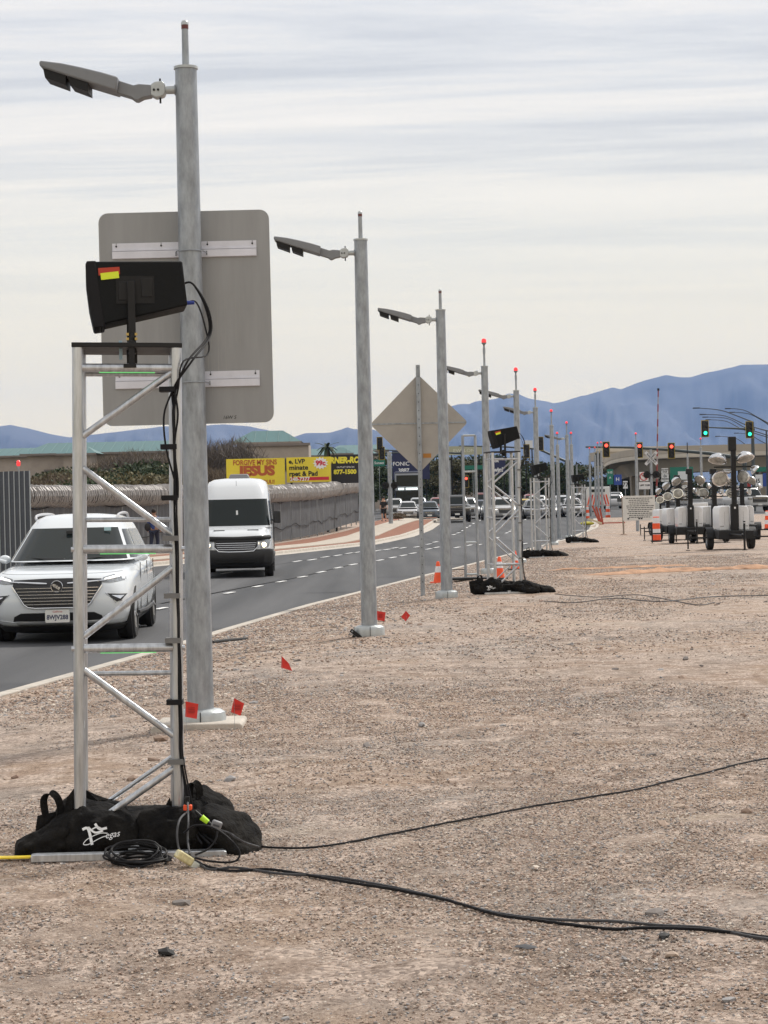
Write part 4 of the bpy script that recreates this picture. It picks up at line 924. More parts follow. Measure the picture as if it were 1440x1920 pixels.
def vehicle(px, Y, yaw, label, P, G, pm, kind='car', L=4.8, wb=(.95, 3.8), wr=.36, ww=.24, track=.86, far=True, lit=True, group='cars queuing at the far intersection', grille=None, name='car', z=None, wind=(-128, -52), sides=((-42, -12), (-8, 14), (18, 38)), wt=(.1, .92), lamps=None, plate=True, two=False, greenlv=None, dx=0):
    z = rz(Y)+.03 if z is None else z; x = xat(px, Y, z); r = empty(name, (x, Y, z), label, kind, group, yaw)
    n = 44 if far else 72
    stack(P, n).build('body', pm, r, smooth=50)
    if G:
        gl = G; stack(gl, n).build('cabin', pm, r, smooth=50)
        a, c = wind; patch(gl, (a, a+3), (c, c-3), wt[0], wt[1], .006, 16, 5).build('windscreen', GLASS, r, smooth=80)
        for s0, s1 in sides:
            for m_ in (0, 1):
                b0, b1 = (s0, s1) if not m_ else (180-s1, 180-s0); patch(gl, b0, b1, wt[0]+.02, wt[1]-.06, .006, 10, 4).build('side_window', GLASS, r, smooth=80)
        if not two: patch(gl, 52+4, 128-4, wt[0]+.05, wt[1]-.1, .006, 12, 4).build('rear_window', GLASS, r, smooth=80)
    for s in (-1, 1):
        for yy in wb:
            wheel(r, s*track, yy, wr, ww, far)
            Mx = Matrix.Translation((s*(track+ww*.30), yy, wr+.03)) @ Matrix.Rotation(R(90)*s, 4, 'Y'); MB().lathe([(wr*1.14, -.06), (wr*1.14, .018), (wr*.8, .018)], 20, Mx=Mx).build('wheel_arch', TRIM, r)
    if grille:
        zt, zb_, wt_, wb_ = grille; yg = lambda zz: min(ring(lerp_lv(P, max(0, min(len(P)-1.001, next((k+(zz-P[k][0])/(P[k+1][0]-P[k][0]) for k in range(len(P)-1) if P[k][0] <= zz <= P[k+1][0]), 0)))), R(-90)).y, 9)
        b = MB(); o = [(-wb_, zb_), (wb_, zb_), (wt_, zt), (-wt_, zt)]; yy = min(yg(zt), yg(zb_))
        b.prism(o, yy-.02, yy+.12); gr = b.build('grille', TRIM, r, bevel=.01)
        nb = 5
        for k in range(nb if not far else 3):
            q = (k+.7)/(nb+.4 if not far else 3.4); zz = zb_+(zt-zb_)*q; hw = (wb_+(wt_-wb_)*q)*.93; c = MB(); c.box((0, yy-.026, zz), (hw*2, .012, .014 if not far else .02)); c.build('grille_bar', CHROME if not far or k == 2 else mat('grey_bar', (.25, .25, .26), .4, .5), gr)
    if lamps:
        for s in (-1, 1):
            x0, x1, z0, z1, yl = lamps; b = MB(); b.prism([(s*x0, z0), (s*x1, z0+(z1-z0)*.4), (s*x1, z1), (s*x0, z1-(z1-z0)*.25)][::s], yl, yl+.2); b.build('headlight', LITE if lit else LAMPD, r, bevel=.006)
    if plate:
        b = MB(); b.box((0, P[1][3]-.035, P[1][0]+.02), (.34, .01, .12)); b.build('number_plate', mat('plate_white', (.7, .7, .68), .5), r)
    return r
# ---- near white crossover
suvP = [(.20, .26, .84, .32, 4.95, 6), (.27, .30, .95, .12, 5.05, 6), (.42, .44, .985, .03, 5.12, 6.5), (.60, .62, 1.0, .0, 5.15, 6.5), (.80, .84, .995, .04, 5.12, 6), (.90, 1.0, .975, .11, 5.08, 5.5), (.95, 1.10, .94, .20, 5.04, 5), (.985, 1.155, .86, .34, 4.95, 4.5), (1.01, 1.19, .70, .55, 4.8, 4), (1.03, 1.20, .4, .9, 4.5, 3.5)]
suvG = [(1.10, 1.10, .935, 1.30, 5.0, 5.2), (1.60, 1.58, .70, 2.15, 4.72, 5.5), (1.70, 1.68, .63, 2.28, 4.6, 5), (1.755, 1.73, .52, 2.5, 4.4, 4.5), (1.775, 1.75, .3, 2.8, 4.1, 4)]
SUVW = paint('shade_tinted_white', (.70, .745, .79), .22)  # bluish cast puts the shade on the backlit front into the white paint
z = rz(28.4)-.0
suv = vehicle(109, 28.4, R(1.6), 'white crossover driving toward the camera with chrome winged grille', suvP, suvG, SUVW, 'car', wb=(.98, 4.05), wr=.385, ww=.25, track=.865, far=False, lit=False, group=None, name='crossover_car', plate=False, wt=(.04, .94), z=z, wind=(-137, -43), sides=((-35, -12), (-8, 14), (18, 38)))
def onfront(hwz): return 0
def fy(x, zz):
    """front surface of the crossover at (x, z)"""
    k = next((k+(zz-suvP[k][0])/(suvP[k+1][0]-suvP[k][0]) for k in range(len(suvP)-1) if suvP[k][0] <= zz <= suvP[k+1][0]), 0); lv = lerp_lv(suvP, k); best = None
    e = lv[5]; t = min(1, abs(x)/lv[2]); yy = (1-t**e)**(1/e); return (lv[3]+lv[4])/2-(lv[4]-lv[3])/2*yy
def facepatch(outl, name, m, parent, off=.012, bevel=0, thick=.05, fyf=fy, sub=6):
    """polygon in XZ laid on the curved front: subdivided fan with thickness"""
    pts = []
    n = len(outl)
    for i in range(n):
        a, b_ = outl[i], outl[(i+1) % n]
        for k in range(sub): pts.append((a[0]+(b_[0]-a[0])*k/sub, a[1]+(b_[1]-a[1])*k/sub))
    cx, cz = sum(p[0] for p in pts)/len(pts), sum(p[1] for p in pts)/len(pts); b = MB(); rings = [1, .66, .33]; vs = []; fs = []; L = len(pts)
    for s in rings:
        for x, zz in pts: x_, z_ = cx+(x-cx)*s, cz+(zz-cz)*s; vs.append((x_, fyf(x_, z_)-off, z_))
    vs.append((cx, fyf(cx, cz)-off, cz))
    for q in range(len(rings)-1):
        for i in range(L): fs.append((q*L+i, q*L+(i+1) % L, (q+1)*L+(i+1) % L, (q+1)*L+i))
    o = (len(rings)-1)*L
    for i in range(L): fs.append((o+i, o+(i+1) % L, len(rings)*L))
    k0 = len(vs)
    for x, zz in pts: vs.append((x, fyf(x, zz)+thick, zz))
    for i in range(L): fs.append(((i+1) % L, i, k0+i, k0+(i+1) % L))
    b.add(vs, fs); return b.build(name, m, parent, smooth=50)
gr = facepatch([(-.37, .50), (.37, .50), (.44, .545), (.61, .80), (.60, .885), (.16, .90), (-.16, .90), (-.60, .885), (-.61, .80), (-.44, .545)], 'grille', TRIM, suv, .018)
for k in range(6):
    zz = .55+.044*k; hw = .435+(zz-.545)*.60; b = MB(); P_ = [[(x, fy(x, zz)-.028-d, zz+h_) for x in [hw*(-1+2*i/16) for i in range(17)]] for d, h_ in ((-.008, -.005), (.004, -.005), (.004, .005), (-.008, .005))]; b.grid(P_); b.build('grille_bar', CHROME, gr)
for s in (-1, 1):
    b = MB(); pts = [(s*(.44+.0), .535), (s*.53, .66), (s*.615, .79)]; b.path([(x, fy(x, zz)-.03, zz) for x, zz in [(s*.0, .497), (s*.3, .497), (s*.40, .51), (s*.455, .55), (s*.53, .67), (s*.615, .80)]], .010, 8); b.build('chrome_surround', CHROME, suv)
    b = MB(); b.path([(x, fy(x, zz)-.03, zz) for x, zz in [(s*.14, .83), (s*.25, .835), (s*.4, .845), (s*.64, .86), (s*.8, .89)]], [.011, .016, .014, .012, .008], 8); b.build('chrome_wing', CHROME, suv)
    facepatch([(s*.61, .835), (s*.74, .83), (s*.965, .85), (s*.955, .965), (s*.80, .95), (s*.62, .90)][::s], 'headlight', LAMPD, suv, .014, fyf=fy)
    facepatch([(s*.63, .865), (s*.90, .915), (s*.885, .945), (s*.66, .893)][::s], 'running_light', mat('running_light_on', (1, .98, .92), .3, emit=1.3, ecol=(1, .96, .88)), suv, .022)
    facepatch([(s*.68, .68), (s*.93, .66), (s*.86, .575), (s*.80, .56)][::s], 'fog_light', TRIM, suv, .010)
    facepatch([(s*.74, .655), (s*.90, .645), (s*.85, .60)][::s], 'fog_lens', CHROME, suv, .018)
    b = MB(); b.path([(x, fy(x, zz)-.018, zz) for x, zz in [(s*.66, .69), (s*.80, .55), (s*.87, .57)]], .006, 6); b.build('chrome_trim', CHROME, suv)
    b = MB(); b.sphere((s*1.0, 1.95, 1.13), (.09, .07, .065)); b.tube((s*.93, 1.62, 1.10), (s*1.03, 1.62, 1.13), .025, n=8); b.build('wing_mirror', SUVW, suv)
    b = MB(); b.path(spl([(s*.60, 2.45, 1.70), (s*.61, 2.6, 1.755), (s*.60, 3.4, 1.775), (s*.58, 4.2, 1.76), (s*.57, 4.5, 1.70)], 5), .020, 8); b.build('roof_rail', mat('silver_rail', (.6, .6, .62), .3, .6), suv)
    # A pillar dark edge and door gaps
    for yy in (1.75, 2.85, 3.95):
        b = MB(); b.box((s*.99, yy, .72), (.012, .012, .66)); b.build('door_gap', SEAM, suv)
    for yy in (2.55, 3.65):
        b = MB(); b.box((s*1.005, yy, .92), (.02, .18, .028)); b.build('door_handle', CHROME, suv, bevel=.004)
    b = MB(); b.path([(s*1.0, 1.2, .36), (s*1.01, 2.5, .34), (s*1.0, 3.6, .36)], .03, 6); b.build('sill_trim', TRIM, suv)
for lv, a0, a1, t0, nm in ((suvP, -142, -38, 6.15, 'hood_gap'), (suvP, -133, -47, 2.9, 'bumper_gap')):
    if nm == 'hood_gap': patch(lv, a0, a1, t0, t0+.10, .003, 40, 1).build(nm, SEAM, suv, smooth=80)
facepatch([(-.62, .315), (.62, .315), (.60, .38), (.50, .43), (-.50, .43), (-.60, .38)], 'lower_intake', TRIM, suv, .014)
facepatch([(-.80, .25), (.80, .25), (.88, .33), (.60, .30), (-.60, .30), (-.88, .33)], 'skid_plate', mat('satin_silver', (.5, .52, .54), .35, .6), suv, .016)
stack([(.13, .2, .70, .45, 4.8, 6), (.16, .22, .88, .22, 4.95, 6), (.245, .27, .955, .10, 5.06, 6)], 60).build('air_dam', TRIM, suv)
bd = MB(); Mx = Matrix.Translation((0, fy(0, .79)-.03, .79)) @ Matrix.Rotation(R(90), 4, 'X'); bd.lathe([(.082, -.03), (.082, .01), (.074, .018), (.07, .012), (.02, .012)], 28, Mx=Mx); bdo = bd.build('badge', TRIM, suv)
rg = MB(); Mx2 = Mx; rg.path([(.078*math.cos(R(k)), fy(0, .79)-.048, .79+.078*math.sin(R(k))) for k in range(0, 360, 15)], .006, 6, True); rg.build('badge_ring', CHROME, bdo)
for dx, dz_ in ((-.028, .016), (.0, -.002), (.028, -.02)):
    b = MB(); b.prism([(dx-.028, dz_+.026), (dx-.028, dz_-.004), (dx-.004, dz_-.03), (dx+.020, dz_-.006), (dx+.020, dz_+.012)], fy(0, .79)-.052, fy(0, .79)-.03, Matrix.Translation((0, 0, .79))); b.build('badge_shield', CHROME, bdo)
pl = MB(); pl.prism(rrect(.335, .175, .02, cz=.0), -.012, .0); plo = pl.build('number_plate', mat('plate_white', (.7, .7, .68), .5), suv); plo.location = (0, fy(0, .4)-.035, .385)
INK = mat('dark_blue_ink', (.02, .025, .09), .5); REDINK = mat('red_ink', (.5, .03, .03), .5)
text_mesh('8WJV288', .088, INK, parent=plo, loc=(0, -.0135, -.017), rot=(R(90), 0, 0), depth=.0008, sx_=.86, bold=.0022)
text_mesh('California', .034, REDINK, parent=plo, loc=(0, -.0135, .062), rot=(R(90), 0, 0), depth=.0008, shear=.3)
# windscreen details
ws = lambda x, t: patch(suvG, -90, -89, t, t+.01)
q = MB(); q.box((-.04, 1.93, 1.515), (.11, .05, .05)); q.build('mirror_sensor', TRIM, suv, bevel=.01)
q = MB(); q.box((.50, 2.02, 1.545), (.10, .004, .05), ); o = q.build('sticker', mat('pale_blue_sticker', (.4, .6, .65), .5), suv)
for s in (-1, 1):
    b = MB(); b.path([(s*.05, 1.28, 1.135), (s*.35, 1.34, 1.145), (s*.62, 1.45, 1.155)], .009, 6); b.build('wiper', TRIM, suv)
# ---- white high-roof van
vanP = [(.32, .34, .90, .22, 6.75, 7), (.42, .44, .98, .06, 6.8, 7), (.70, .70, 1.0, .0, 6.85, 7), (.95, .98, 1.0, .03, 6.85, 7), (1.06, 1.15, .99, .07, 6.85, 6.5), (1.17, 1.4, .965, .15, 6.84, 6), (1.28, 1.7, .93, .32, 6.82, 6), (1.345, 1.75, .88, .55, 6.8, 6)]
vanG = [(1.36, 1.36, .985, .78, 6.84, 9), (2.22, 2.22, .90, 1.42, 6.80, 9), (2.48, 2.48, .87, 1.62, 6.78, 8), (2.64, 2.66, .80, 1.82, 6.7, 7), (2.71, 2.74, .66, 2.05, 6.55, 6), (2.74, 2.77, .4, 2.4, 6.2, 5)]
VW = paint('shade_tinted_van_white', (.68, .71, .745), .24)  # white cooled likewise, the front's shade is painted into the body colour
z = rz(56)+.0
van = vehicle(444, 56, R(2.6), 'white high-roof passenger van with lit headlights driving behind the crossover', vanP, vanG, VW, 'van', wb=(1.0, 5.2), wr=.37, ww=.24, track=.87, far=False, lit=False, group=None, name='van', plate=False, z=z, wind=(-138, -42), sides=((-36, -24), (-21, -2), (2, 24)), wt=(.07, .92))
stack([(.27, .27, .80, .20, 6.6, 7), (.33, .34, .93, .12, 3.0, 7), (.42, .44, 1.0, .02, 1.1, 7), (.70, .68, 1.02, -.04, .95, 7), (.78, .76, 1.0, .0, .8, 7), (.80, .78, .9, .1, .6, 6)], 64).build('lower_bumper', TRIM, van)
yf = lambda x, zz: (lambda lv: (lv[3]+lv[4])/2-(lv[4]-lv[3])/2*(1-min(1, abs(x)/lv[2])**lv[5])**(1/lv[5]))(lerp_lv(vanP, next((k+(zz-vanP[k][0])/(vanP[k+1][0]-vanP[k][0]) for k in range(len(vanP)-1) if vanP[k][0] <= zz <= vanP[k+1][0]), 0)))
facepatch([(-.60, .36), (.60, .36), (.66, .50), (-.66, .50)], 'lower_grille', mat('bumper_grille', (.006, .006, .007), .8), van, .055, fyf=yf)
vg = facepatch([(-.48, .75), (.48, .75), (.58, .86), (.56, 1.0), (-.56, 1.0), (-.58, .86)], 'grille', TRIM, van, .02, fyf=yf)
for k in range(4):
    zz = .79+.055*k; b = MB(); hw = .50+.015*k; b.path([(x, yf(x, zz)-.032, zz) for x in [hw*(-1+i/5) for i in range(11)]], .011, 6); b.build('grille_bar', CHROME, vg)
b = MB(); b.path([(x, yf(x, zz)-.03, zz) for x, zz in [(-.61, 1.0), (-.60, .86), (-.47, .74), (-.2, .725), (.2, .725), (.47, .74), (.60, .86), (.61, 1.0)]], .016, 6); b.build('chrome_surround', CHROME, van)
MB().path([(x, yf(x, 1.08)-.015, 1.07+.03*abs(x)) for x in [-.9+.12*k for k in range(16)]], .062, 8).build('hood_deflector_lip', RUB, van, smooth=60)
facepatch([(-.60, 1.00), (.60, 1.00), (.90, 1.06), (.88, 1.12), (.3, 1.11), (-.3, 1.11), (-.88, 1.12), (-.90, 1.06)], 'hood_deflector', RUB, van, .045, fyf=yf)
facepatch([(-.18, .42), (.18, .42), (.18, .48), (-.18, .48)], 'number_plate', mat('dull_plate', (.12, .12, .12), .5), van, .03, fyf=yf)
for s in (-1, 1):
    facepatch([(s*.66, .80), (s*.88, .84), (s*.95, 1.05), (s*.90, 1.12), (s*.68, 1.04)][::s], 'headlight', LAMPD, van, .018, fyf=yf)
    Mx = Matrix.Translation((s*.75, yf(s*.75, .90)-.03, .90)) @ Matrix.Rotation(R(90), 4, 'X'); MB().lathe([(.07, -.02), (.065, .012), (.02, .02)], 14, Mx=Mx).build('headlight_bulb', mat('warm_headlight_on', (1, .85, .6), .3, emit=5, ecol=(1, .78, .5)), van)
    b = MB(); b.box((s*1.12, 1.25, 1.64), (.19, .12, .34)); b.box((s*1.02, 1.3, 1.56), (.16, .06, .05)); b.build('wing_mirror', TRIM, van, bevel=.03)
    b = MB(); b.box((s*.46, .40, 1.305), (.30, .05, .02)); b.build('hood_vent', TRIM, van)
    for yy in (1.75, 3.2, 4.4): b = MB(); b.box((s*1.0, yy, 1.35), (.014, .014, 1.3)); b.build('door_gap', SEAM, van)
    b = MB(); b.box((s*1.0, 3.4, .55), (.03, 4.6, .10)); b.build('side_trim', TRIM, van)
b = MB(); b.tube((0, 1.72, 2.50), (0, 1.62, 2.42), .025, .03, 8); b.tube((0, 1.7, 2.5), (0, 1.62, 2.66), .005, n=5); b.build('antenna', TRIM, van)
b = MB(); b.box((.05, 3.4, 2.80), (.62, .8, .14), taper=.8); b.build('roof_unit', mat('grey_roof_unit', (.2, .2, .21), .6), van, bevel=.03)
b = MB(); b.box((.02, 1.03, 1.78), (.05, .01, .12)); b.build('toll_tag', WHITE, van)
# ---- generic shapes for the far traffic
sedP = [(.20, .24, .80, .25, 4.6, 6), (.32, .34, .88, .05, 4.75, 6), (.50, .52, .91, .0, 4.8, 6), (.66, .80, .90, .08, 4.78, 5.5), (.74, .92, .84, .25, 4.7, 5), (.78, .98, .6, .6, 4.5, 4)]
sedG = [(.90, .92, .80, 1.15, 4.35, 5), (1.36, 1.34, .58, 1.95, 3.75, 5), (1.43, 1.41, .42, 2.2, 3.5, 4.5)]
cuvP = [(.24, .28, .82, .25, 4.5, 6), (.38, .40, .91, .04, 4.65, 6), (.62, .64, .93, .0, 4.7, 6), (.86, .96, .91, .08, 4.68, 5.5), (.96, 1.08, .84, .25, 4.6, 5), (1.0, 1.12, .6, .6, 4.4, 4)]
cuvG = [(1.03, 1.03, .84, 1.1, 4.55, 5.2), (1.55, 1.53, .64, 1.8, 4.3, 5.5), (1.64, 1.62, .5, 2.1, 4.1, 5)]
pkP = [(.42, .44, .85, .25, 5.7, 8), (.55, .57, .98, .04, 5.8, 8), (.85, .86, 1.0, .0, 5.85, 8), (1.15, 1.20, .99, .05, 5.85, 8), (1.24, 1.27, .92, .2, 5.8, 7), (1.27, 1.3, .7, .5, 5.6, 6)]
pkG = [(1.22, 1.22, .92, 1.5, 3.9, 6.5), (1.82, 1.82, .74, 2.05, 3.7, 6.5), (1.93, 1.93, .6, 2.3, 3.5, 6)]
def far_car(px, Y, typ, c, label, lit=True, yaw=0., name=None, kind=None, **k):
    P, G_, g4, lm, wr = {'sedan': (sedP, sedG, (.62, .40, .42, .36), (.5, .84, .55, .70, .06), .33), 'cuv': (cuvP, cuvG, (.82, .50, .45, .40), (.55, .86, .74, .88, .06), .36), 'pickup': (pkP, pkG, (1.16, .74, .62, .6), (.66, .93, .92, 1.14, .02), .40)}[typ]
    nm = name or {'sedan': 'sedan_car', 'cuv': 'suv_car', 'pickup': 'pickup_truck'}[typ]
    v = vehicle(px, Y, yaw, label, P, G_, paint(k.pop('pn', nm+label[:9].replace(' ', '_')), tuple(q*.72 for q in c)), kind or {'sedan': 'car', 'cuv': 'car', 'pickup': 'pickup truck'}[typ], wr=wr, wb=(.9, 3.7) if typ != 'pickup' else (1., 4.7), grille=g4, lamps=lm, lit=lit, name=nm, track=.80 if typ != 'pickup' else .86, **k)
    return v
far_car(766, 163, 'sedan', (.72, .72, .74), 'white sedan stopped in front of the double-decker bus', lit=False)
far_car(806, 158, 'sedan', (.10, .13, .17), 'dark blue-grey sedan between the diamond sign post and third pole', lit=False)
far_car(824, 172, 'cuv', (.30, .05, .05), 'dark red car with lit headlight peeking beside the third pole')
far_car(858, 146, 'pickup', (.02, .022, .025), 'black pickup truck with big chrome grille right of the third pole', lit=False)
far_car(879, 158, 'cuv', (.55, .57, .6), 'silver white car with bright headlights behind the narrow truss stand')
far_car(899, 160, 'sedan', (.03, .05, .11), 'dark navy car between narrow truss stand and second truss', lit=False)
far_car(930, 152, 'cuv', (.42, .46, .48), 'silver crossover seen through the second truss', lit=False)
far_car(946, 164, 'sedan', (.6, .6, .62), 'white sedan with lit headlights seen through the second truss')
far_car(960, 178, 'cuv', (.08, .08, .09), 'black SUV at the rear seen through the second truss', lit=False)
tx = far_car(986, 160, 'sedan', (.75, .50, .02), 'yellow taxi cab left of the third truss', lit=False, name='taxi', kind='taxi')
far_car(1013, 168, 'cuv', (.68, .69, .7), 'white SUV seen through the third truss', lit=False)
far_car(1030, 156, 'sedan', (.62, .63, .65), 'white low car behind the third truss right leg', lit=True)
far_car(1052, 172, 'sedan', (.3, .32, .35), 'grey car between third and fourth truss', lit=False)
far_car(920, 192, 'cuv', (.5, .08, .07), 'red car far back in traffic above the silver crossover', lit=False)
far_car(1000, 196, 'cuv', (.35, .03, .04), 'maroon van far back behind the yellow taxi', lit=False, kind='van')
far_car(1092, 190, 'cuv', (.6, .6, .62), 'white SUV behind the farthest truss', lit=False)
far_car(1146, 205, 'sedan', (.62, .62, .64), 'white car with red tail lights beyond the beacon cluster', lit=False, yaw=R(180))
far_car(1160, 215, 'cuv', (.18, .19, .2), 'dark grey car with headlights right of the beacon cluster', lit=True)
far_car(1426, 160, 'pickup', (.70, .71, .72), 'white pickup truck behind the light towers at right edge', lit=False, yaw=R(12))
far_car(857, 166, 'cuv', (.04, .04, .045), 'tall black SUV directly behind the black pickup truck', lit=False)
far_car(947, 150, 'cuv', (.75, .76, .78), 'white SUV with glaring headlights right of the silver crossover', pn='glare_white')
far_car(968, 170, 'sedan', (.05, .055, .07), 'dark sedan between second truss leg and yellow taxi', lit=False)
far_car(1006, 152, 'sedan', (.32, .33, .36), 'grey sedan just left of the third truss', lit=False)
far_car(1062, 160, 'cuv', (.62, .64, .68), 'light silver SUV between third and fourth truss', lit=False)
far_car(786, 176, 'cuv', (.5, .52, .55), 'silver SUV hidden behind the white sedan and sign post', lit=False)
far_car(740, 172, 'cuv', (.5, .5, .5), 'light grey SUV behind the walking person and crossing signal', lit=False)
far_car(912, 178, 'pickup', (.2, .03, .03), 'dark red pickup behind the navy car', lit=False)
far_car(1078, 158, 'sedan', (.7, .7, .7), 'white sedan glimpsed through the farthest truss', lit=False)
# service truck with orange-red chevrons
Y = 185; z = rz(Y)+.03; r = empty('service_truck', (xat(1121, Y, z), Y, z), 'white service truck tail with orange and white chevron stripes', 'truck')
MB().box((0, 2, 1.35), (2.1, 5, 1.7)).build('body', paint('truck_white', (.7, .7, .7)), r, bevel=.05); MB().box((0, 6, 1.2), (2.0, 1.8, 1.5), taper=.85).build('cab', paint('truck_white', (.7, .7, .7)), r, bevel=.1)
for s in (-1, 1):
    for k in range(4):
        b = MB(); b.prism([(s*(.15+.24*k), .6), (s*(.27+.24*k), .6), (s*(.05+.24*k), 1.5), (s*(-.07+.24*k+.0), 1.5)][::s], -.53, -.5) if k else b.prism([(s*.15, .6), (s*.27, .6), (s*.07, 1.5), (s*.0, 1.5)][::s], -.53, -.5); b.build('chevron', ORANGE if k % 2 else mat('red_stripe', (.6, .04, .03), .5), r)
    wheel(r, s*.9, .6, .42, .3, True); wheel(r, s*.9, 5.6, .42, .3, True)
MB().box((0, -.52, 1.85), (1.2, .04, .25)).build('rear_window', GLASS, r)
# double-decker bus
Y = 205; z = rz(Y)+.03; r = empty('bus', (xat(765, Y, z), Y, z), 'dark double-decker bus with lit white route display behind white sedan', 'bus')
BUSP = paint('dark_navy_bus', (.025, .035, .075)); BG_ = mat('bus_frame_grey', (.35, .37, .4), .5)
MB().box((0, 6, 2.25), (2.5, 12, 3.8)).build('body', BUSP, r, bevel=.12)
MB().box((0, .0, 3.25), (2.36, .08, 1.35)).build('upper_windscreen_frame', BG_, r, bevel=.03); MB().box((0, -.03, 3.22), (2.16, .08, 1.1)).build('upper_windscreen', GLASS, r, bevel=.03)
MB().box((0, -.02, 2.42), (2.36, .08, .3)).build('display_panel', BG_, r); 
DSP = mat('lit_route_display', (.9, 1, .98), .4, emit=1.2, ecol=(.85, 1, .97))
MB().box((-.62, -.07, 2.42), (.55, .04, .2)).build('route_display', DSP, r); MB().box((.42, -.07, 2.42), (1.15, .04, .2)).build('route_display', DSP, r)
MB().box((0, -.03, 1.55), (2.3, .08, 1.3)).build('lower_windscreen', GLASS, r, bevel=.03); MB().box((0, -.04, .62), (2.4, .1, .5)).build('bumper', TRIM, r, bevel=.03)
for s in (-1, 1):
    MB().box((s*.95, -.1, .7), (.3, .06, .16)).build('headlight', LAMPD, r); wheel(r, s*1.1, 2.2, .5, .3, True); wheel(r, s*1.1, 8.5, .5, .3, True); MB().box((s*1.42, -.2, 2.1), (.12, .1, .45)).build('mirror', TRIM, r)
    for k in range(6): MB().box((s*1.25, 1.3+1.9*k, 3.2), (.02, 1.6, .8)).build('side_window', GLASS, r)

# ================================================================== LIGHT TOWER TRAILERS
CABW = mat('white_generator_cabinet', (.70, .71, .73), .35, 0, .05, 6, coat=.3)
REFL = mat('lamp_reflector_glass', (.33, .32, .29), .3, .2, .4, 8); HOOD = mat('polished_lamp_hood', (.66, .67, .69), .17, .95)
def lamp_head(parent, x, y, z, dirv, s=1.):
    """oval floodlight: bright metal bell with glass face pointing along dirv"""
    q = Vector(dirv).normalized().to_track_quat('Z', 'Y').to_matrix().to_4x4(); Mx = Matrix.Translation((x, y, z)) @ q @ Matrix.Diagonal((1.15*s, .95*s, s, 1))
    h = MB().lathe([(.03, -.24), (.09, -.20), (.19, -.13), (.245, -.02), (.25, .02)], 20, Mx=Mx).build('floodlight', HOOD, parent)
    MB().lathe([(.235, .012), (.22, .035), (.12, .05), (.02, .055)], 20, Mx=Mx).build('lens', REFL, h); MB().lathe([(.25, .0), (.262, .012), (.25, .03)], 20, Mx=Mx).build('rim', CHROME, h)
def light_tower(low=False):
    D = .62 if low else 0.
    r = empty('light_tower', (0, 0, 0), 'tmp', 'light tower', 'mobile light tower trailers parked on the dirt')
    MB().box((0, .1, .48), (1.12, 2.1, .28)).build('chassis', BLKM, r, bevel=.02)
    for s in (-1, 1):
        b = MB(); b.prism([(s*.13, .62), (s*.47, .62), (s*.47, 1.28), (s*.42, 1.38), (s*.13, 1.40)][::s], -.55, .75); c = b.build('cabinet', CABW, r, bevel=.03)
        b = MB(); b.box((s*.30, -.555, 1.0), (.006, .01, .42)); b.box((s*.38, -.555, .75), (.12, .008, .03)); b.build('panel_seam', mat('seam_grey', (.35, .35, .36), .5), c)
        w_ = wheel(r, s*.66, .25, .31, .2, True)
        b = MB(); o = [(.25+.38*math.cos(R(k)), .31+.38*math.sin(R(k))) for k in range(10, 171, 20)]; vs = []; 
        P_ = [[(s*(.545), y_, z_), (s*.545+s*.25, y_, z_)] for y_, z_ in o]; b.grid(P_); b.grid([[(a, y_, z_+.02) for a, y_, z_ in p] for p in P_]); b.build('mudguard', BLKM, r)
        b = MB(); b.box((s*.98, -.35, .40), (.95, .05, .05)); b.build('outrigger', BLKM, r); b = MB(); b.tube((s*1.44, -.35, .05), (s*1.44, -.35, .62), .025, n=8); b.tube((s*1.44, -.35, .0), (s*1.44, -.35, .02), .07, n=10); b.build('jack', BLKM, r)
    b = MB(); b.prism([(-.07, .1), (.07, .1), (.06, .2), (-.06, .2)], 0, .1); b = MB(); b.tube((-.25, -.6, .5), (0, -2.0, .48), .035, n=8); b.tube((.25, -.6, .5), (0, -2.0, .48), .035, n=8); b.build('tow_bar', BLKM, r)
    b = MB(); b.tube((.12, -1.7, .0), (.12, -1.7, .85), .035, n=8); b.tube((.12, -1.7, 0), (.12, -1.7, .02), .08, n=10); b.box((.12, -1.7, .9), (.05, .14, .04)); b.build('tongue_jack', BLKM, r)
    MB().box((0, -.66, .95), (.24, .2, 1.0)).build('mast_base', BLKM, r, bevel=.02); MB().box((0, -.66, 2.3-D/2), (.17 if low else .15, .16, 2.2-D)).build('mast', BLKM, r, bevel=.01)
    MB().box((-.03, -.66, 3.35-D), (.24, .21, .45 if not low else .2)).build('mast_head', BLKM, r, bevel=.02); MB().box((0, -.78, 1.33), (.05, .02, .06)).build('label', WHITE, r)
    MB().box((0, -.72, 2.62-D*.8), (1.25, .05, .05)).build('cross_bar', BLKM, r)
    MB().box((0, -.60, 1.95-D*.3), (1.1, .04, .04)).build('cross_bar', BLKM, r)
    for (x, z, d, s) in ((-.52, 2.84, (-.25, -.38, -.9), 1.05), (.36, 2.88, (.25, -.42, -.85), 1.05), (-.46, 2.25, (.35, -.8, -.1), 1.0), (.28, 2.30, (-.75, -.55, .1), .85), (-.22, 2.5, (.1, -.3, .9), .5), (.66, 2.50, (.8, -.1, -.7), .7)): lamp_head(r, x, -.80, (z-D*.78) if z > 2.6 or not low else z-D*.55, d if not low else (d[0]*-1.5, d[1], d[2]*.5+.1), s*(.76 if low else 1))
    c = MB(); c.path([(-.12+.09*math.sin(k*.9), -.82, 2.2-.022*k) for k in range(26)], .012, 5); c.build('coiled_lead', BLK, r)
    return r
LT = light_tower(); LT.location = (xat(1372, 66, gz(20, 66)), 66, gz(11, 66)); LT['label'] = 'nearest and largest light tower trailer with black mast at the right'
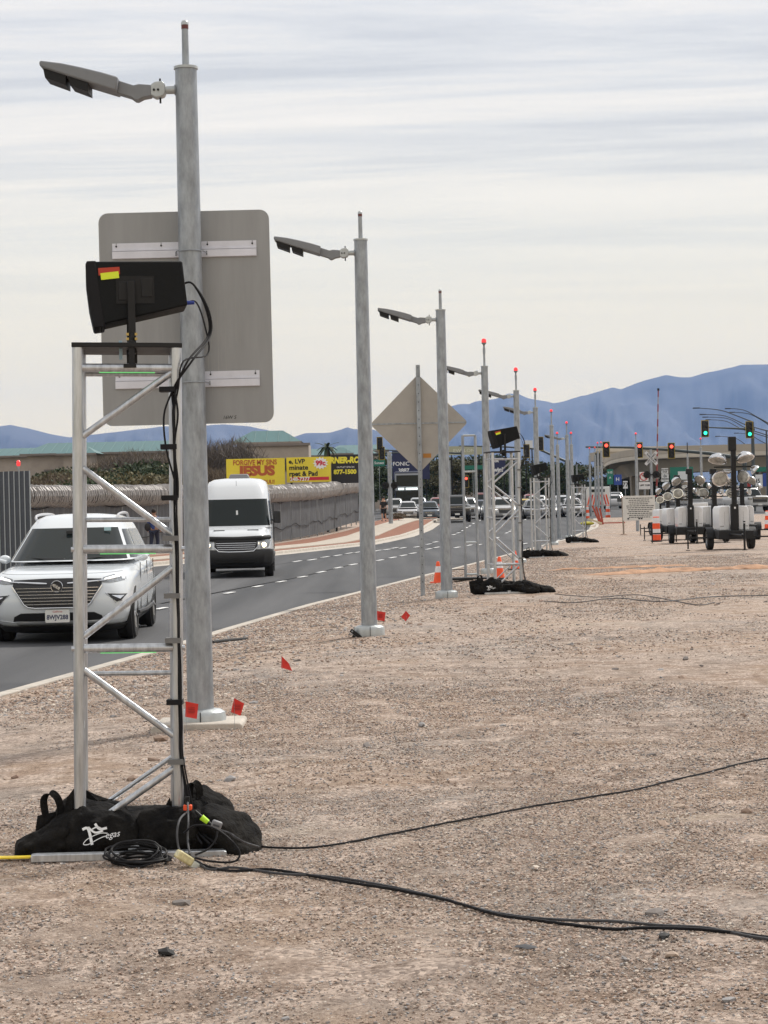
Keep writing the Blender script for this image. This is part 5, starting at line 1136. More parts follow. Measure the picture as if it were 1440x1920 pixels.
LTL = light_tower(True); LTL.location = (xat(1333, 80, -.25), 80, gz(xat(1333, 80, -.25), 80)); LTL['label'] = 'lower light tower trailer directly left of the nearest one'; LTL.rotation_euler = (0, 0, R(5))
def place_lt(px, Y, rot, label, s=1.): x = xat(px, Y, -.25); return dup(LTL, (x, Y, gz(x, Y)), label, R(rot), s)
place_lt(1293, 79, -3, 'light tower trailer with black mast left of the white generator cabinet')
place_lt(1267, 88, 3, 'leftmost light tower trailer beside the orange barrel', .97)
place_lt(1391, 84, -6, 'light tower trailer half hidden behind right of the nearest one')
place_lt(1247, 100, 8, 'small distant light tower trailer behind the leftmost, mostly lamps showing', .9)
Y = 88; x = xat(1310, Y, -.3); r = empty('generator_cabinet', (x, Y, gz(x, Y)), 'tall white generator cabinet with blue label among the light towers', 'generator')
MB().box((0, 0, .95), (.72, .9, 1.2)).build('body', CABW, r, bevel=.03); MB().box((.0, -.46, 1.15), (.2, .012, .09)).build('label', mat('blue_label', (.04, .08, .35), .5), r); MB().box((0, 0, .28), (.8, 1.2, .12)).build('chassis', BLKM, r)
for s in (-1, 1): wheel(r, s*.45, 0, .28, .16, True)
# people ------------------------------------------------------------
def person(loc, rot, label, shirt, legs, skin=(.35, .2, .14), hair=(.02, .015, .012), shorts=False, cap=False, bag=False, s=1.):
    r = empty('person', loc, label, 'person', None, rot); r.scale = (s,)*3
    nodes = {'pel': (0, 0, .95, .145), 'wai': (0, 0, 1.12, .135), 'che': (0, -.01, 1.33, .165), 'nec': (0, 0, 1.50, .06), 'he': (0, -.02, 1.60, .085), 'he2': (0, -.02, 1.69, .09),
             'sl': (-.17, 0, 1.42, .07), 'el': (-.24, .03, 1.15, .048), 'wl': (-.25, -.07, .92, .035), 'hl': (-.25, -.10, .84, .035), 'sr': (.17, 0, 1.42, .07), 'er': (.24, .04, 1.15, .048), 'wr': (.27, -.02, .92, .035), 'hr': (.27, -.04, .84, .035),
             'tl': (-.10, 0, .86, .10), 'kl': (-.11, -.12, .50, .062), 'al': (-.11, -.02, .10, .042), 'fl': (-.12, -.16, .04, .04), 'tr': (.10, 0, .86, .10), 'kr': (.10, .05, .50, .062), 'ar': (.11, .22, .13, .042), 'fr': (.12, .12, .04, .04)}
    ed = [('pel', 'wai'), ('wai', 'che'), ('che', 'nec'), ('nec', 'he'), ('he', 'he2'), ('che', 'sl'), ('sl', 'el'), ('el', 'wl'), ('wl', 'hl'), ('che', 'sr'), ('sr', 'er'), ('er', 'wr'), ('wr', 'hr'), ('pel', 'tl'), ('tl', 'kl'), ('kl', 'al'), ('al', 'fl'), ('pel', 'tr'), ('tr', 'kr'), ('kr', 'ar'), ('ar', 'fr')]
    def skinned(name, keys, es, m, grow=0.):
        me = bpy.data.meshes.new(name); ix = {k: i for i, k in enumerate(keys)}; me.from_pydata([nodes[k][:3] for k in keys], [(ix[a], ix[b_]) for a, b_ in es], [])
        me.materials.append(m); o = bpy.data.objects.new(name, me); col.objects.link(o); o.parent = r
        sl = me.skin_vertices.new() if hasattr(me.skin_vertices, 'new') else None
        o.modifiers.new('skin', 'SKIN'); bpy.context.view_layer.update()
        lay = me.skin_vertices[0].data if len(me.skin_vertices) else None
        if lay:
            for k, i in ix.items(): q = nodes[k][3]+grow; lay[i].radius = (q*(1.25 if k in ('che', 'wai', 'pel') else 1), q*(.8 if k in ('che', 'wai', 'pel') else 1))
            lay[0].use_root = True
        sb = o.modifiers.new('sub', 'SUBSURF'); sb.levels = 1; sb.render_levels = 1
        for p in me.polygons: p.use_smooth = True
        return o
    skinned('body', list(nodes), ed, mat('skin%d' % int(skin[0]*100), skin, .6))
    skinned('shirt', ['wai', 'pel', 'che', 'sl', 'el', 'sr', 'er'], [('wai', 'pel'), ('wai', 'che'), ('che', 'sl'), ('sl', 'el'), ('che', 'sr'), ('sr', 'er')], mat('shirt_'+label[:14].replace(' ', '_'), shirt, .8), .02)
    lk = ['pel', 'tl', 'kl', 'tr', 'kr']+([] if shorts else ['al', 'ar']); le = [('pel', 'tl'), ('tl', 'kl'), ('pel', 'tr'), ('tr', 'kr')]+([] if shorts else [('kl', 'al'), ('kr', 'ar')])
    skinned('trousers' if not shorts else 'shorts', lk, le, mat('legs_'+label[:14].replace(' ', '_'), legs, .85), .018)
    hm = mat('dark_hair', hair, .8); MB().sphere((0, .0, 1.70), (.10, .115, .10)).build('cap' if cap else 'hair', hm, r)
    b = MB(); b.sphere((0, -.10, 1.62), (.014, .02, .02), 8, 6); b.build('nose', mat('skin%d' % int(skin[0]*100), skin, .6), r)
    for s_ in (-1, 1):
        MB().sphere((s_*.035, -.10, 1.65), (.014, .01, .009), 8, 5).build('eye', BLK, r); MB().sphere((s_*.095, 0, 1.63), (.015, .025, .035), 8, 6).build('ear', mat('skin%d' % int(skin[0]*100), skin, .6), r)
        kx = (-.12, -.16) if s_ < 0 else (.12, .12); MB().sphere((kx[0], kx[1]-.03, .045), (.05, .13, .045), 10, 6).build('shoe', mat('dark_shoe', (.03, .03, .03), .7), r)
    if bag: MB().sphere((.24, .12, 1.05), (.13, .09, .17), 12, 8).build('shoulder_bag', mat('black_bag', (.02, .02, .022), .7), r)
    return r
z = rz(84)+.135; person((xat(290, 84, z), 84, z), R(170), 'person in blue shirt, dark trousers and black cap walking away on the sidewalk', (.03, .06, .20), (.02, .025, .05), cap=True, bag=True)
z = rz(150)+.135; person((xat(720, 150, z), 150, z), R(-8), 'person in black top and shorts walking on the sidewalk by far fence end', (.012, .012, .014), (.015, .015, .018), skin=(.5, .3, .22), shorts=True)
# ================================================================== LEFT SIDE: fences, brush, buildings, billboards
SLAT = mat('dark_grey_steel_slat', (.07, .08, .10), .45, .2, .15, 8); SLATE_ = mat('pale_slat_edge', (.33, .36, .38), .5, .2)
Y = 60; x1 = xat(56, Y, 2.4); r = empty('steel_fence', (x1, Y, rz(Y)), 'dark ribbed steel fence at the left edge beyond the white crossover', 'fence')
prev = None
for k in range(16):
    if prev is None:
        prev = MB().box((-.075-.15*k, .0, 1.56), (.115, .05, 3.12)).build('slat', SLAT, r, bevel=.004).data; me2 = MB().box((0, -.035, 1.55), (.03, .05, 3.14)).build('rib', SLATE_, r).data
    else:
        link_mesh('slat', prev, r, (-.15*k, 0, -.004*(k % 3))); link_mesh('rib', me2, r, (-.15*k, 0, 0))
MB().box((-1.2, .06, .5), (2.5, .05, .08)).build('rail', SLAT, r)
r = bpy.data.objects['steel_fence']; 
# beacon post behind it
Y = 78; z = rz(Y); x = xat(39, Y, z); r = empty('beacon_post', (x, Y, z), 'slim post with red beacon sticking up behind the ribbed steel fence', 'post')
MB().tube((0, 0, 0), (0, 0, 3.65), .03, n=8).build('post', GALV, r); MB().lathe([(.06, 3.65), (.075, 3.72), (.07, 3.83), (.03, 3.87)], 12).build('beacon_lens', REDL, r); MB().box((-.09, 0, 3.78), (.10, .02, .02)).build('bracket', BLKM, r)
# mesh fence with privacy cloth and razor wire
fl = [(-30, 60), (-20.5, 70), (-13.8, 80), (-9.9, 89), (-7.0, 98), (-5.3, 107), (-3.9, 118), (-2.9, 129), (-1.75, 141)]
def fz(y): return rz(y)+.10+(.25*sstep((y-110)/30))
FAB = mat('grey_privacy_mesh_cloth', (.12, .125, .135), .75, .1, .22, 3, .3, 30, stretch=(6, 6, .3)); FPOST = mat('fence_post_steel', (.24, .25, .26), .5, .4)
def fxy(t):
    """point at arc length t"""
    for a, b_ in zip(fl, fl[1:]):
        d = math.dist(a, b_)
        if t <= d: return a[0]+(b_[0]-a[0])*t/d, a[1]+(b_[1]-a[1])*t/d
        t -= d
    return fl[-1]
FLEN = sum(math.dist(a, b_) for a, b_ in zip(fl, fl[1:])); FH = 2.05
fr = empty('mesh_fence', (0, 0, 0), 'long grey cloth-covered mesh fence topped with coiled razor wire', 'fence')
t = 0; r_ = random.Random(3)
while t < FLEN-.1:
    te = min(FLEN, t+3.0); P = []
    nu, nv = 34, 9
    for i in range(nu+1):
        tt = t+.03+(te-t-.06)*i/nu; x, y = fxy(tt); x2, y2 = fxy(tt+.1); tg = Vector((x2-x, y2-y, 0)).normalized() if (x2-x or y2-y) else Vector((0, 1, 0)); nn = Vector((tg.y, -tg.x, 0))
        row = []
        for j in range(nv+1):
            h = FH*j/nv; w_ = .035*math.sin(tt*16+.5*math.sin(h*2))+.02*mn.noise(Vector((tt*3, h*2, 0)))+.05*math.sin(math.pi*j/nv)*mn.noise(Vector((tt*.6, h, 4)))
            row.append((x+nn.x*w_, y+nn.y*w_, fz(y)+h+(.04*mn.noise(Vector((tt, 7, 0))) if j in (0, nv) else 0)))
        P.append(row)
    MB().grid(P).build('mesh_panel', FAB, fr, smooth=70)
    x, y = fxy(t); MB().tube((x, y, fz(y)-.2), (x, y, fz(y)+FH+.35), .035, n=8).build('post', FPOST, fr); t = te
b = MB(); pts = []; t = 0
while t < FLEN: x, y = fxy(t); pts.append((x+.06, y-.02, fz(y)+FH*.33+.09*math.sin(t*.9)+.05*math.sin(t*2.3))); t += .5
b.path(pts, .02, 5); b.build('cable', CAB, fr); b = MB(); b.path([(x, y, z+FH*.64+.05) for x, y, z in pts], .02, 5); b.build('cable', CAB, fr)
WIRE = mat('razor_wire_steel', (.42, .40, .39), .5, .35, .3, 30)
b = MB(); WR = .42
for s_, ph in ((0, 0), (1, 2.1), (2, 4.2)):
    pts = []; t = 0; N_ = 12; k = 0; pitch = .17
    while t < FLEN-.2:
        x, y = fxy(t); a = 2*math.pi*k/N_+ph; x2, y2 = fxy(t+.05); tg = Vector((x2-x, y2-y)); tg = tg.normalized() if tg.length else Vector((0, 1)); nx, ny = tg.y, -tg.x
        rr = WR*(1+.10*mn.noise(Vector((t*1.2, s_, 0)))+.05*r_.uniform(-1, 1)); cz = fz(y)+FH+.36+.07*mn.noise(Vector((t*.5, 5, s_)))
        pts.append((x+nx*rr*math.cos(a), y+ny*rr*math.cos(a), cz+rr*math.sin(a))); k += 1; t += pitch/N_
    b.path(pts, .016, 3)
b.build('razor_wire', WIRE, fr, smooth=0, kind='stuff')
# solid dark core running through the middle of the wire coil
b = MB(); P = []
t = 0
while t < FLEN-.2:
    x, y = fxy(t); x2, y2 = fxy(t+.05); tg = Vector((x2-x, y2-y)).normalized(); q = []
    for k in range(15):
        a = 2*math.pi*k/14; rr = .24*(1+.25*mn.noise(Vector((t*2.2, math.cos(a)*2, math.sin(a)*2)))); q.append((x+tg.y*rr*math.cos(a), y-tg.x*rr*math.cos(a), fz(y)+FH+.34+rr*math.sin(a)+.05*mn.noise(Vector((t*.5, 5, 0)))))
    P.append(q); t += .25
b.grid(P); b.build('wire_core', mat('tangled_wire_core', (.10, .098, .095), .9, .1, .5, 22, .8, 40), fr, smooth=60)
# brush and trees -----------------------------------------------------
def leafy(name, clumps, n, size, m, seed, parent=None, twig=False):
    """many small leaf faces (or twigs) spread through several uneven lobes"""
    q = np.random.default_rng(seed); V = []; F = []
    w_ = np.array([c[3]*c[4]*c[5] for c in clumps]); w_ = w_/w_.sum(); cnt = (w_*n).astype(int)
    for (cx, cy, cz, rx, ry, rz_), k in zip(clumps, cnt):
        if k < 1: continue
        d = q.normal(size=(k, 3)); d /= np.linalg.norm(d, axis=1)[:, None]; rad = q.random(k)**.45
        lump = 1+.25*np.sin(d[:, 0]*5+seed)*np.cos(d[:, 2]*6+cx)
        c = np.stack([cx+d[:, 0]*rx*rad*lump, cy+d[:, 1]*ry*rad*lump, cz+d[:, 2]*rz_*rad*lump], 1)
        a = q.normal(size=(k, 3)); a /= np.linalg.norm(a, axis=1)[:, None]
        if twig: a[:, 2] = np.abs(a[:, 2])*1.5+.5; a /= np.linalg.norm(a, axis=1)[:, None]
        b_ = np.cross(a, q.normal(size=(k, 3))); b_ /= np.linalg.norm(b_, axis=1)[:, None]
        s = size*(.6+.8*q.random(k))[:, None]; L_, W_ = (3.5, .12) if twig else (1., .6)
        o = len(V)*0+sum(len(v) for v in V); P = np.concatenate([c-a*s*L_, c+b_*s*W_, c+a*s*L_, c-b_*s*W_], 1).reshape(-1, 3); V.append(P)
        ii = o+np.arange(k)*4; F.append(np.stack([ii, ii+1, ii+2, ii+3], 1))
    V = np.concatenate(V); F = np.concatenate(F); me = bpy.data.meshes.new(name)
    me.vertices.add(len(V)); me.vertices.foreach_set('co', V.ravel().astype(np.float32)); me.loops.add(F.size); me.loops.foreach_set('vertex_index', F.ravel().astype(np.int32))
    me.polygons.add(len(F)); me.polygons.foreach_set('loop_start', (np.arange(len(F))*4).astype(np.int32)); me.update(calc_edges=True); me.materials.append(m)
    o = bpy.data.objects.new(name, me); col.objects.link(o); o.parent = parent; return o
LG = [mat('olive_leaves', (.085, .08, .04), .8, 0, .4, .5), mat('dark_green_leaves', (.035, .055, .022), .8, 0, .4, .5), mat('dry_brown_twigs', (.15, .115, .08), .9, 0, .35, .5), mat('yellow_green_leaves', (.13, .115, .06), .8, 0, .35, .5), mat('bare_grey_twigs', (.13, .11, .095), .9, 0, .3, .6)]
BARK = mat('tree_bark', (.12, .09, .07), .9, 0, .3, 6, .4, 20)
def tree(px, Y, h, w_, mi, label, seed, n=2600, name='tree', twig=False, z0=None, trunk=True, size=.13):
    z = (rz(Y) if z0 is None else z0); x = xat(px, Y, z); q = random.Random(seed); r = empty(name, (x, Y, z), label, 'tree' if name != 'shrub' else 'shrub', None)
    cl = []
    for k in range(9):
        a = q.uniform(0, 6.28); rr = q.uniform(0, .6)*w_/2; hh = q.uniform(.35, .85)*h if trunk else q.uniform(.2, .75)*h; cl.append((rr*math.cos(a), rr*math.sin(a), hh, w_*q.uniform(.2, .34), w_*q.uniform(.2, .34), h*q.uniform(.10, .2)))
    leafy('crown', cl, n, size, LG[mi], seed, r, twig)
    b = MB(); b.path(spl([(0, 0, -.1), (.05*h*q.uniform(-1, 1), 0, h*.3), (.06*h*q.uniform(-1, 1), 0, h*.65)], 4), [.035*h*(1-.07*i) for i in range(9)], 7)
    for k in range(6): c = cl[k]; b.path([(0, 0, h*.25), (c[0]*.6, c[1]*.6, c[2]*.75), c[:3]], [.014*h, .010*h, .004*h], 5)
    b.build('trunk', BARK, r); return r
# (px, Y, height, width, leaf kind, label ...)
for i, (px, Y, h, w_, mi, lab, nm, tw) in enumerate((
    (8, 200, 4.6, 12, 2, 'dry brown brush behind the left steel fence', 'shrub', True), (66, 195, 3.4, 8, 3, 'yellow green shrub left of the nearest truss', 'shrub', False),
    (100, 205, 4.2, 7, 2, 'brown shrub beneath the long teal roof, left', 'shrub', True), (182, 190, 5.2, 9, 2, 'tall bare brown shrub behind the truss', 'shrub', True),
    (240, 182, 5.4, 9, 4, 'tall bare twiggy tree in front of beige building', 'tree', True), (215, 160, 3.2, 9, 1, 'low dark green shrub seen through the truss', 'shrub', False),
    (270, 158, 3.6, 8, 3, 'low olive green shrub right part inside the truss', 'shrub', False), (300, 185, 5.8, 8, 2, 'brown thicket just left of the nearest light pole', 'shrub', True),
    (405, 190, 6.6, 9, 4, 'bare grey twiggy tree directly right of nearest light pole', 'tree', True), (392, 170, 4.6, 7, 2, 'brown thicket above the white van roof', 'shrub', True),
    (425, 200, 5.0, 6, 4, 'bare tree left of the yellow billboard', 'tree', True), (130, 165, 2.8, 8, 3, 'low olive shrub behind the truss left leg', 'shrub', False), (75, 175, 3.6, 9, 3, 'olive shrub just right of the ribbed steel fence', 'shrub', False), (110, 180, 4.2, 8, 1, 'dark shrub against the beige wall left of the truss', 'shrub', False), (165, 172, 3.8, 9, 2, 'brown twiggy shrub inside the truss left part', 'shrub', True), (195, 178, 4.2, 9, 3, 'olive shrub in the middle between the truss legs', 'shrub', False), (255, 172, 4.4, 9, 3, 'bushy olive shrub before the tall bare tree', 'shrub', False), (290, 168, 4.0, 8, 1, 'dark green shrub by the truss right leg', 'shrub', False), (320, 175, 4.2, 8, 3, 'olive shrub between truss leg and light pole', 'shrub', False), (150, 188, 4.6, 7, 1, 'dark shrub in front of the building window', 'shrub', False), (40, 165, 2.6, 9, 2, 'low brown shrub above the razor wire far left', 'shrub', True))):
    tree(px, Y, h*1.14 if tw else h*1.4, w_*1.3, mi, lab, 10+i, 12000 if tw else 7000, nm, tw, trunk=(nm == 'tree'), size=.15 if not tw else .19)
# buildings -----------------------------------------------------------
STUC = mat('beige_stucco', (.40, .345, .295), .9, 0, .1, .8); STUC2 = mat('tan_stucco_trim', (.22, .19, .17), .9, 0, .1, .8); TEAL = mat('teal_metal_roof', (.07, .155, .16), .5, .2, .14, .6, stretch=(8, 1, 1)); WIN = mat('dark_window', (.03, .035, .04), .15, spec=.7)
def building(Y, x0, x1, zt, zb, roof, label, rise=1.6, over=.8, depth=14, wins=(), hip=True, name='building'):
    a = at(x0, 900, Y).x; c = at(x1, 900, Y).x; w_ = c-a; r = empty(name, ((a+c)/2, Y, zb), label, 'building'); H = zt-zb
    MB().box((0, depth/2, H/2), (w_, depth, H)).build('wall', STUC, r)
    if roof:
        b = MB(); e = over; o = 1.0*rise*1.6 if hip else 0; hw = w_/2+e; ri = hw-o if hip else hw
        lo = [(-hw, -e, H), (hw, -e, H), (hw, depth+e, H), (-hw, depth+e, H)]; up = [(-max(ri, .2), depth*.45, H+rise), (max(ri, .2), depth*.45, H+rise)]
        b.add(lo+up, [(0, 1, 5, 4), (1, 2, 5), (2, 3, 4, 5), (3, 0, 4), (3, 2, 1, 0)]); rf = b.build('roof', TEAL, r, smooth=0)
        MB().box((0, -e, H-.12), (2*hw+.04, .12, .24)).build('fascia', STUC2, rf)
        nb = max(4, int(2*hw/1.2))
        sb = MB()
        for k in range(nb+1):
            xx = -hw+2*hw*k/nb; xt = max(-ri, min(ri, xx)); t_ = 1.0 if abs(xx) <= ri else max(.02, (hw-abs(xx))/max(o, .01)); sb.tube((xx, -e, H+.03), (xx, -e+(depth*.45+e)*t_, H+rise*t_+.03), .04, n=4)
        sb.build('roof_seam', TEAL, rf, smooth=0, kind='stuff')
    for wx, wz, ww_, wh in wins:
        f = MB().box((wx, -.05, wz), (ww_+.3, .1, wh+.3)).build('window', STUC2, r); MB().box((wx, -.11, wz), (ww_, .06, wh)).build('pane', WIN, f)
    return r
zq = lambda py, Y, px=200: at(px, py, Y).z
def bz_(x0, x1, yt, Y): return at((x0+x1)/2, yt, Y).z
Yb = 260
building(Yb, 52, 345, bz_(52, 345, 848, Yb), .4, True, 'long low beige building with teal metal roof behind the brush', rise=1.5, wins=[(-5.5, 5.0, 4.2, 1.8), (.8, 5.0, 1.2, 1.8), (4.0, 5.1, 3.4, 1.2), (8.0, 5.0, 1.6, 1.4)])
building(Yb+25, -60, 100, bz_(-60, 60, 855, Yb+25), .4, True, 'teal roofed building at the far left edge', rise=1.2)
building(Yb-8, 120, 170, bz_(120, 170, 850, Yb-8), .4, True, 'small gabled porch of the teal roofed building', rise=.9, depth=6, hip=True, name='porch')
Yc = 240
building(Yc+6, 446, 556, bz_(446, 556, 829, Yc+6), .4, True, 'beige two-storey building with pointed teal hip roof', rise=1.45, depth=7, over=.7)
b = building(Yc, 452, 580, bz_(452, 580, 834, Yc), .4, False, 'beige flat-topped wing with parapet and dark windows below the hip roof', depth=8, wins=[(-2.2, 5.6, .9, 1.1), (1.6, 5.6, 1.4, 1.3), (3.0, 5.6, .9, 1.3)])
MB().box((0, -.15, bz_(452, 580, 834, Yc)-.4+.0), (8.3, .4, .3)).build('parapet', STUC2, b)
building(Yc+30, 560, 700, bz_(560, 700, 853, Yc+30), .4, True, 'low teal roofed building with little gable behind the billboards', rise=1.0)
building(Yc+60, 625, 720, bz_(625, 720, 845, Yc+60), .4, True, 'teal roof further back right of the palm tree', rise=1.0)
building(Yc+27, 628, 652, bz_(628, 652, 850, Yc+27), .4, True, 'small teal gable dormer above the dark billboard', rise=.8, depth=3, name='dormer_block')
# palm
Y = 255; z = .4; x = xat(616, Y, z); r = empty('palm_tree', (x, Y, z), 'small dark palm tree between the hip roof and teal roof', 'palm tree'); top = at(616, 838, Y).z-z
MB().path([(0, 0, 0), (.1, 0, top*.5), (0, 0, top)], [.22, .17, .16], 7).build('trunk', BARK, r)
for k in range(16):
    a = 2*math.pi*k/16+.2; e = [.9, .35, .0, -.5][k % 4]; L_ = 1.5; P = []; b = MB()
    for i in range(6): t = i/5; P.append(Vector((math.cos(a)*L_*t, math.sin(a)*L_*t, top+e*t*1.2-1.0*t*t*(1-e*.5))))
    vs = []; fs = []
    for i, p in enumerate(P): s = Vector((-math.sin(a), math.cos(a), 0))*(.22*math.sin(math.pi*min(.98, .1+i/5*.85))); vs += [p-s-Vector((0, 0, .06)), p, p+s-Vector((0, 0, .06))]
    for i in range(5): fs += [(3*i, 3*i+1, 3*i+4, 3*i+3), (3*i+1, 3*i+2, 3*i+5, 3*i+4)]
    b.add(vs, fs); b.build('frond', LG[1], r, smooth=0)
# billboards ----------------------------------------------------------
def board(Y, x0, y0, x1, y1, m, label, legs=True, name='billboard', th=.12, cat='billboard'):
    a, c = at(x0, y0, Y), at(x1, y1, Y); w_, h = c.x-a.x, a.z-c.z; cx, cz = (a.x+c.x)/2, (a.z+c.z)/2; zg = gz(cx, Y) if Y < 150 else rz(Y)
    r = empty(name, (cx, Y, zg), label, cat); MB().box((0, 0, cz-zg), (w_, th, h)).build('panel', m, r)
    if legs:
        for s in (-1, 1): MB().box((s*w_*.4, th*.9, (cz-zg)/2), (.14, .14, cz-zg)).build('leg', BLKM, r)
    px_m = FPX/Y
    def txt(s, px, py, hpx, m_, **k):
        p = at(px, py, Y); return text_mesh(s, hpx/px_m*1.38, m_, parent=r, loc=(p.x-cx, -th/2-.01, p.z-zg), rot=(R(90), 0, 0), depth=.004, **k)
    return r, txt, (cx, zg, px_m)
YEL = mat('yellow_sign_face', (.72, .60, .05), .6, 0, .06, 1); RUST = mat('rust_red_print', (.42, .10, .03), .6); BLKP = mat('black_print', (.015, .015, .02), .6); BLUP = mat('slate_blue_print', (.05, .10, .2), .6); REDP = mat('crimson_print', (.55, .02, .05), .6)
r, tx_, _ = board(128, 424, 861, 535, 925, YEL, 'yellow billboard reading FORGIVE MY SINS JESUS behind the white van')
tx_('FORGIVE MY SINS', 478, 867.5, 9.5, RUST, sx_=.80, bold=.012); tx_('JESUS', 482, 883.5, 17.5, RUST, sx_=1.14, bold=.05); tx_('SAVE MY SOUL!!', 484, 904, 7, RUST, sx_=.9, bold=.01)
r, tx_, (cx, zg, pm_) = board(128.6, 537, 858, 621, 903, YEL, 'yellow carpet billboard with red 99 cent starburst, middle of the three')
tx_('e, LVP', 556.5, 865.5, 8.5, BLKP, sx_=1., bold=.012); tx_('minate', 560, 877, 9, BLKP, sx_=1.05, bold=.012); tx_('rpet & Pad', 569, 888.5, 9, BLKP, sx_=1.0, bold=.014)
p = at(576, 897.5, 128.5); MB().box((p.x-cx+.15, -.07, p.z-zg), (2.4, .02, .2)).build('red_stripe', REDP, r); p0 = at(562, 898.5, 128.4); text_mesh('248-7377', .32, WHITE, parent=r, loc=(p0.x-cx, -.10, p0.z-zg), rot=(R(90), 0, 0), depth=.004, bold=.01)
p = at(601, 868.5, 128.5); st = [((.46 if k % 2 else .34)*1.05*math.cos(math.pi*k/13), (.46 if k % 2 else .34)*.85*math.sin(math.pi*k/13)) for k in range(26)]; MB().prism(st, -.10, -.06, Matrix.Translation((p.x-cx, 0, p.z-zg))).build('starburst', WHITE, r)
text_mesh('99c', .42, REDP, parent=r, loc=(p.x-cx, -.11, p.z-zg), rot=(R(90), 0, 0), depth=.004, bold=.02)
r, tx_, _ = board(129.2, 621, 853, 690, 905, BLKP, 'black corner-lot billboard with yellow lettering behind second light pole')
YP = mat('yellow_print', (.75, .68, .06), .6); tx_('RNER-ROCK', 655, 863, 11, YP, sx_=.86, bold=.03, shear=.15); tx_('877-1500', 647, 885, 8, YP, sx_=1., bold=.02); p = at(645, 876, 129.2)
tx_('OUTLET SPACES', 648, 876, 3, WHITE, sx_=1.1)
# left crossing signal near the far fence end
def crossing(px, Y, zdisc, label, buck=True, h=4.6, pw=.09, flip=1):
    z = gz(xat(px, Y, 0), Y); x = xat(px, Y, z); r = empty('railroad_crossing_signal', (x, Y, z), label, 'crossing signal', 'railroad crossing signals')
    MB().tube((0, 0, -.1), (0, 0, h), pw, n=10).build('post', GALV, r); MB().box((0, -.1, zdisc), (.95, .06, .06)).build('cross_arm', BLKM, r)
    for s in (-1, 1):
        Mx = Matrix.Translation((s*.31, -.12, zdisc)) @ Matrix.Rotation(R(90), 4, 'X'); f = MB().lathe([(.25, -.02), (.25, .02), (.12, .03)], 20, Mx=Mx).build('signal_disc', BLKM, r); MB().lathe([(.10, .03), (.11, .14), (.095, .14), (.09, .05)], 14, Mx=Mx).build('hood', BLKM, f)
    if buck:
        for s in (-1, 1):
            b = MB(); b.box((0, -.14-.02*s, 0), (1.15, .02, .2)); Mx = Matrix.Translation((0, 0, zdisc+1.1)) @ Matrix.Rotation(R(48*s), 4, 'Y'); b.v = [tuple(Mx @ Vector(p)) for p in b.v]; bb = b.build('crossbuck_blade', mat('grey_white_blade', (.55, .57, .6), .5), r)
            text_mesh('RAILROAD' if s > 0 else 'CROSSING', .17, BLKP, parent=bb, loc=Vector((0, -.155-.02*s, zdisc+1.1)), rot=(R(90), R(48*s), 0), depth=.002, bold=.004)
    return r
z_ = at(733, 910, 142).z-rz(142); crossing(733, 142, z_+.0, 'railroad crossing signal beside the sidewalk near second pole', buck=False, h=z_+2.3, pw=.15)
z_ = at(1218, 890, 140).z-gz(20, 140); crossing(1223, 140, z_, 'railroad crossing signal with white crossbuck right of the lone beacon pole', h=z_+1.7)
# raised crossing gate
Y = 141; x = xat(1231, Y, 0); z = gz(x, Y); r = empty('crossing_gate', (x, Y, z), 'raised red and white striped crossing gate arm pointing up', 'crossing gate'); zt = at(1234, 730, Y).z-z
xo = at(1235, 730, Y).x-x
MB().box((0, .3, .6), (.45, .4, 1.2)).build('motor_box', GALV2, r, bevel=.03)
for k in range(14):
    t0, t1 = .2+k/14*.8, .2+(k+1)/14*.8; MB().tube((xo*t0, .2, zt*t0), (xo*t1, .2, zt*t1), .065-.025*t0, .065-.025*t1, 8).build('arm_stripe', mat('gate_red', (.22, .03, .03), .5) if k % 2 else mat('gate_white', (.30, .27, .28), .5), r)
MB().box((xo, .2, zt), (.14, .1, .16)).build('tip_lamp', BLKM, r)
# traffic signals -----------------------------------------------------
HOU = mat('black_signal_housing', (.015, .015, .015), .5); BPL = mat('yellow_backplate_edge', (.45, .33, .05), .6)
EM = {'red': mat('signal_red_on', (1, .05, .03), .4, emit=3.2, ecol=(1, .07, .04)), 'green': mat('signal_green_on', (.05, 1, .55), .4, emit=1.9, ecol=(.03, .95, .5)), 'off': mat('signal_lens_off', (.03, .03, .03), .3)}
def signal(parent, x, y, z, lit, s=1., yellow=True):
    h = MB().box((x, y, z), (.36*s, .2*s, 1.08*s)).build('signal_head', HOU, parent, bevel=.02*s)
    if yellow:
        MB().box((x, y+.06*s, z), (.56*s, .02, 1.28*s)).build('backplate', HOU, h)
        for q, d in (((x-.28*s, y+.06*s, z), (.04*s, .04, 1.32*s)), ((x+.28*s, y+.06*s, z), (.04*s, .04, 1.32*s)), ((x, y+.06*s, z+.65*s), (.52*s, .04, .04*s)), ((x, y+.06*s, z-.65*s), (.52*s, .04, .04*s))): MB().box(q, d).build('reflective_edge', BPL, h)
    for k, c in ((0, 'red'), (1, 'amber'), (2, 'green')):
        m = EM[lit] if c == lit else EM['off']; Mx = Matrix.Translation((x, y-.1*s, z+(.34-.34*k)*s)) @ Matrix.Rotation(R(90), 4, 'X')
        MB().lathe([(.14*s, -.02), (.14*s, .02), (.06*s, .04)], 16, Mx=Mx).build('lens', m, h)
        b = MB(); b.grid([[(x+.16*s*math.cos(R(a)), y-.1*s-d, z+(.34-.34*k)*s+.16*s*math.sin(R(a))) for a in range(-10, 191, 20)] for d in (0, .2*s)]); b.build('visor', HOU, h)
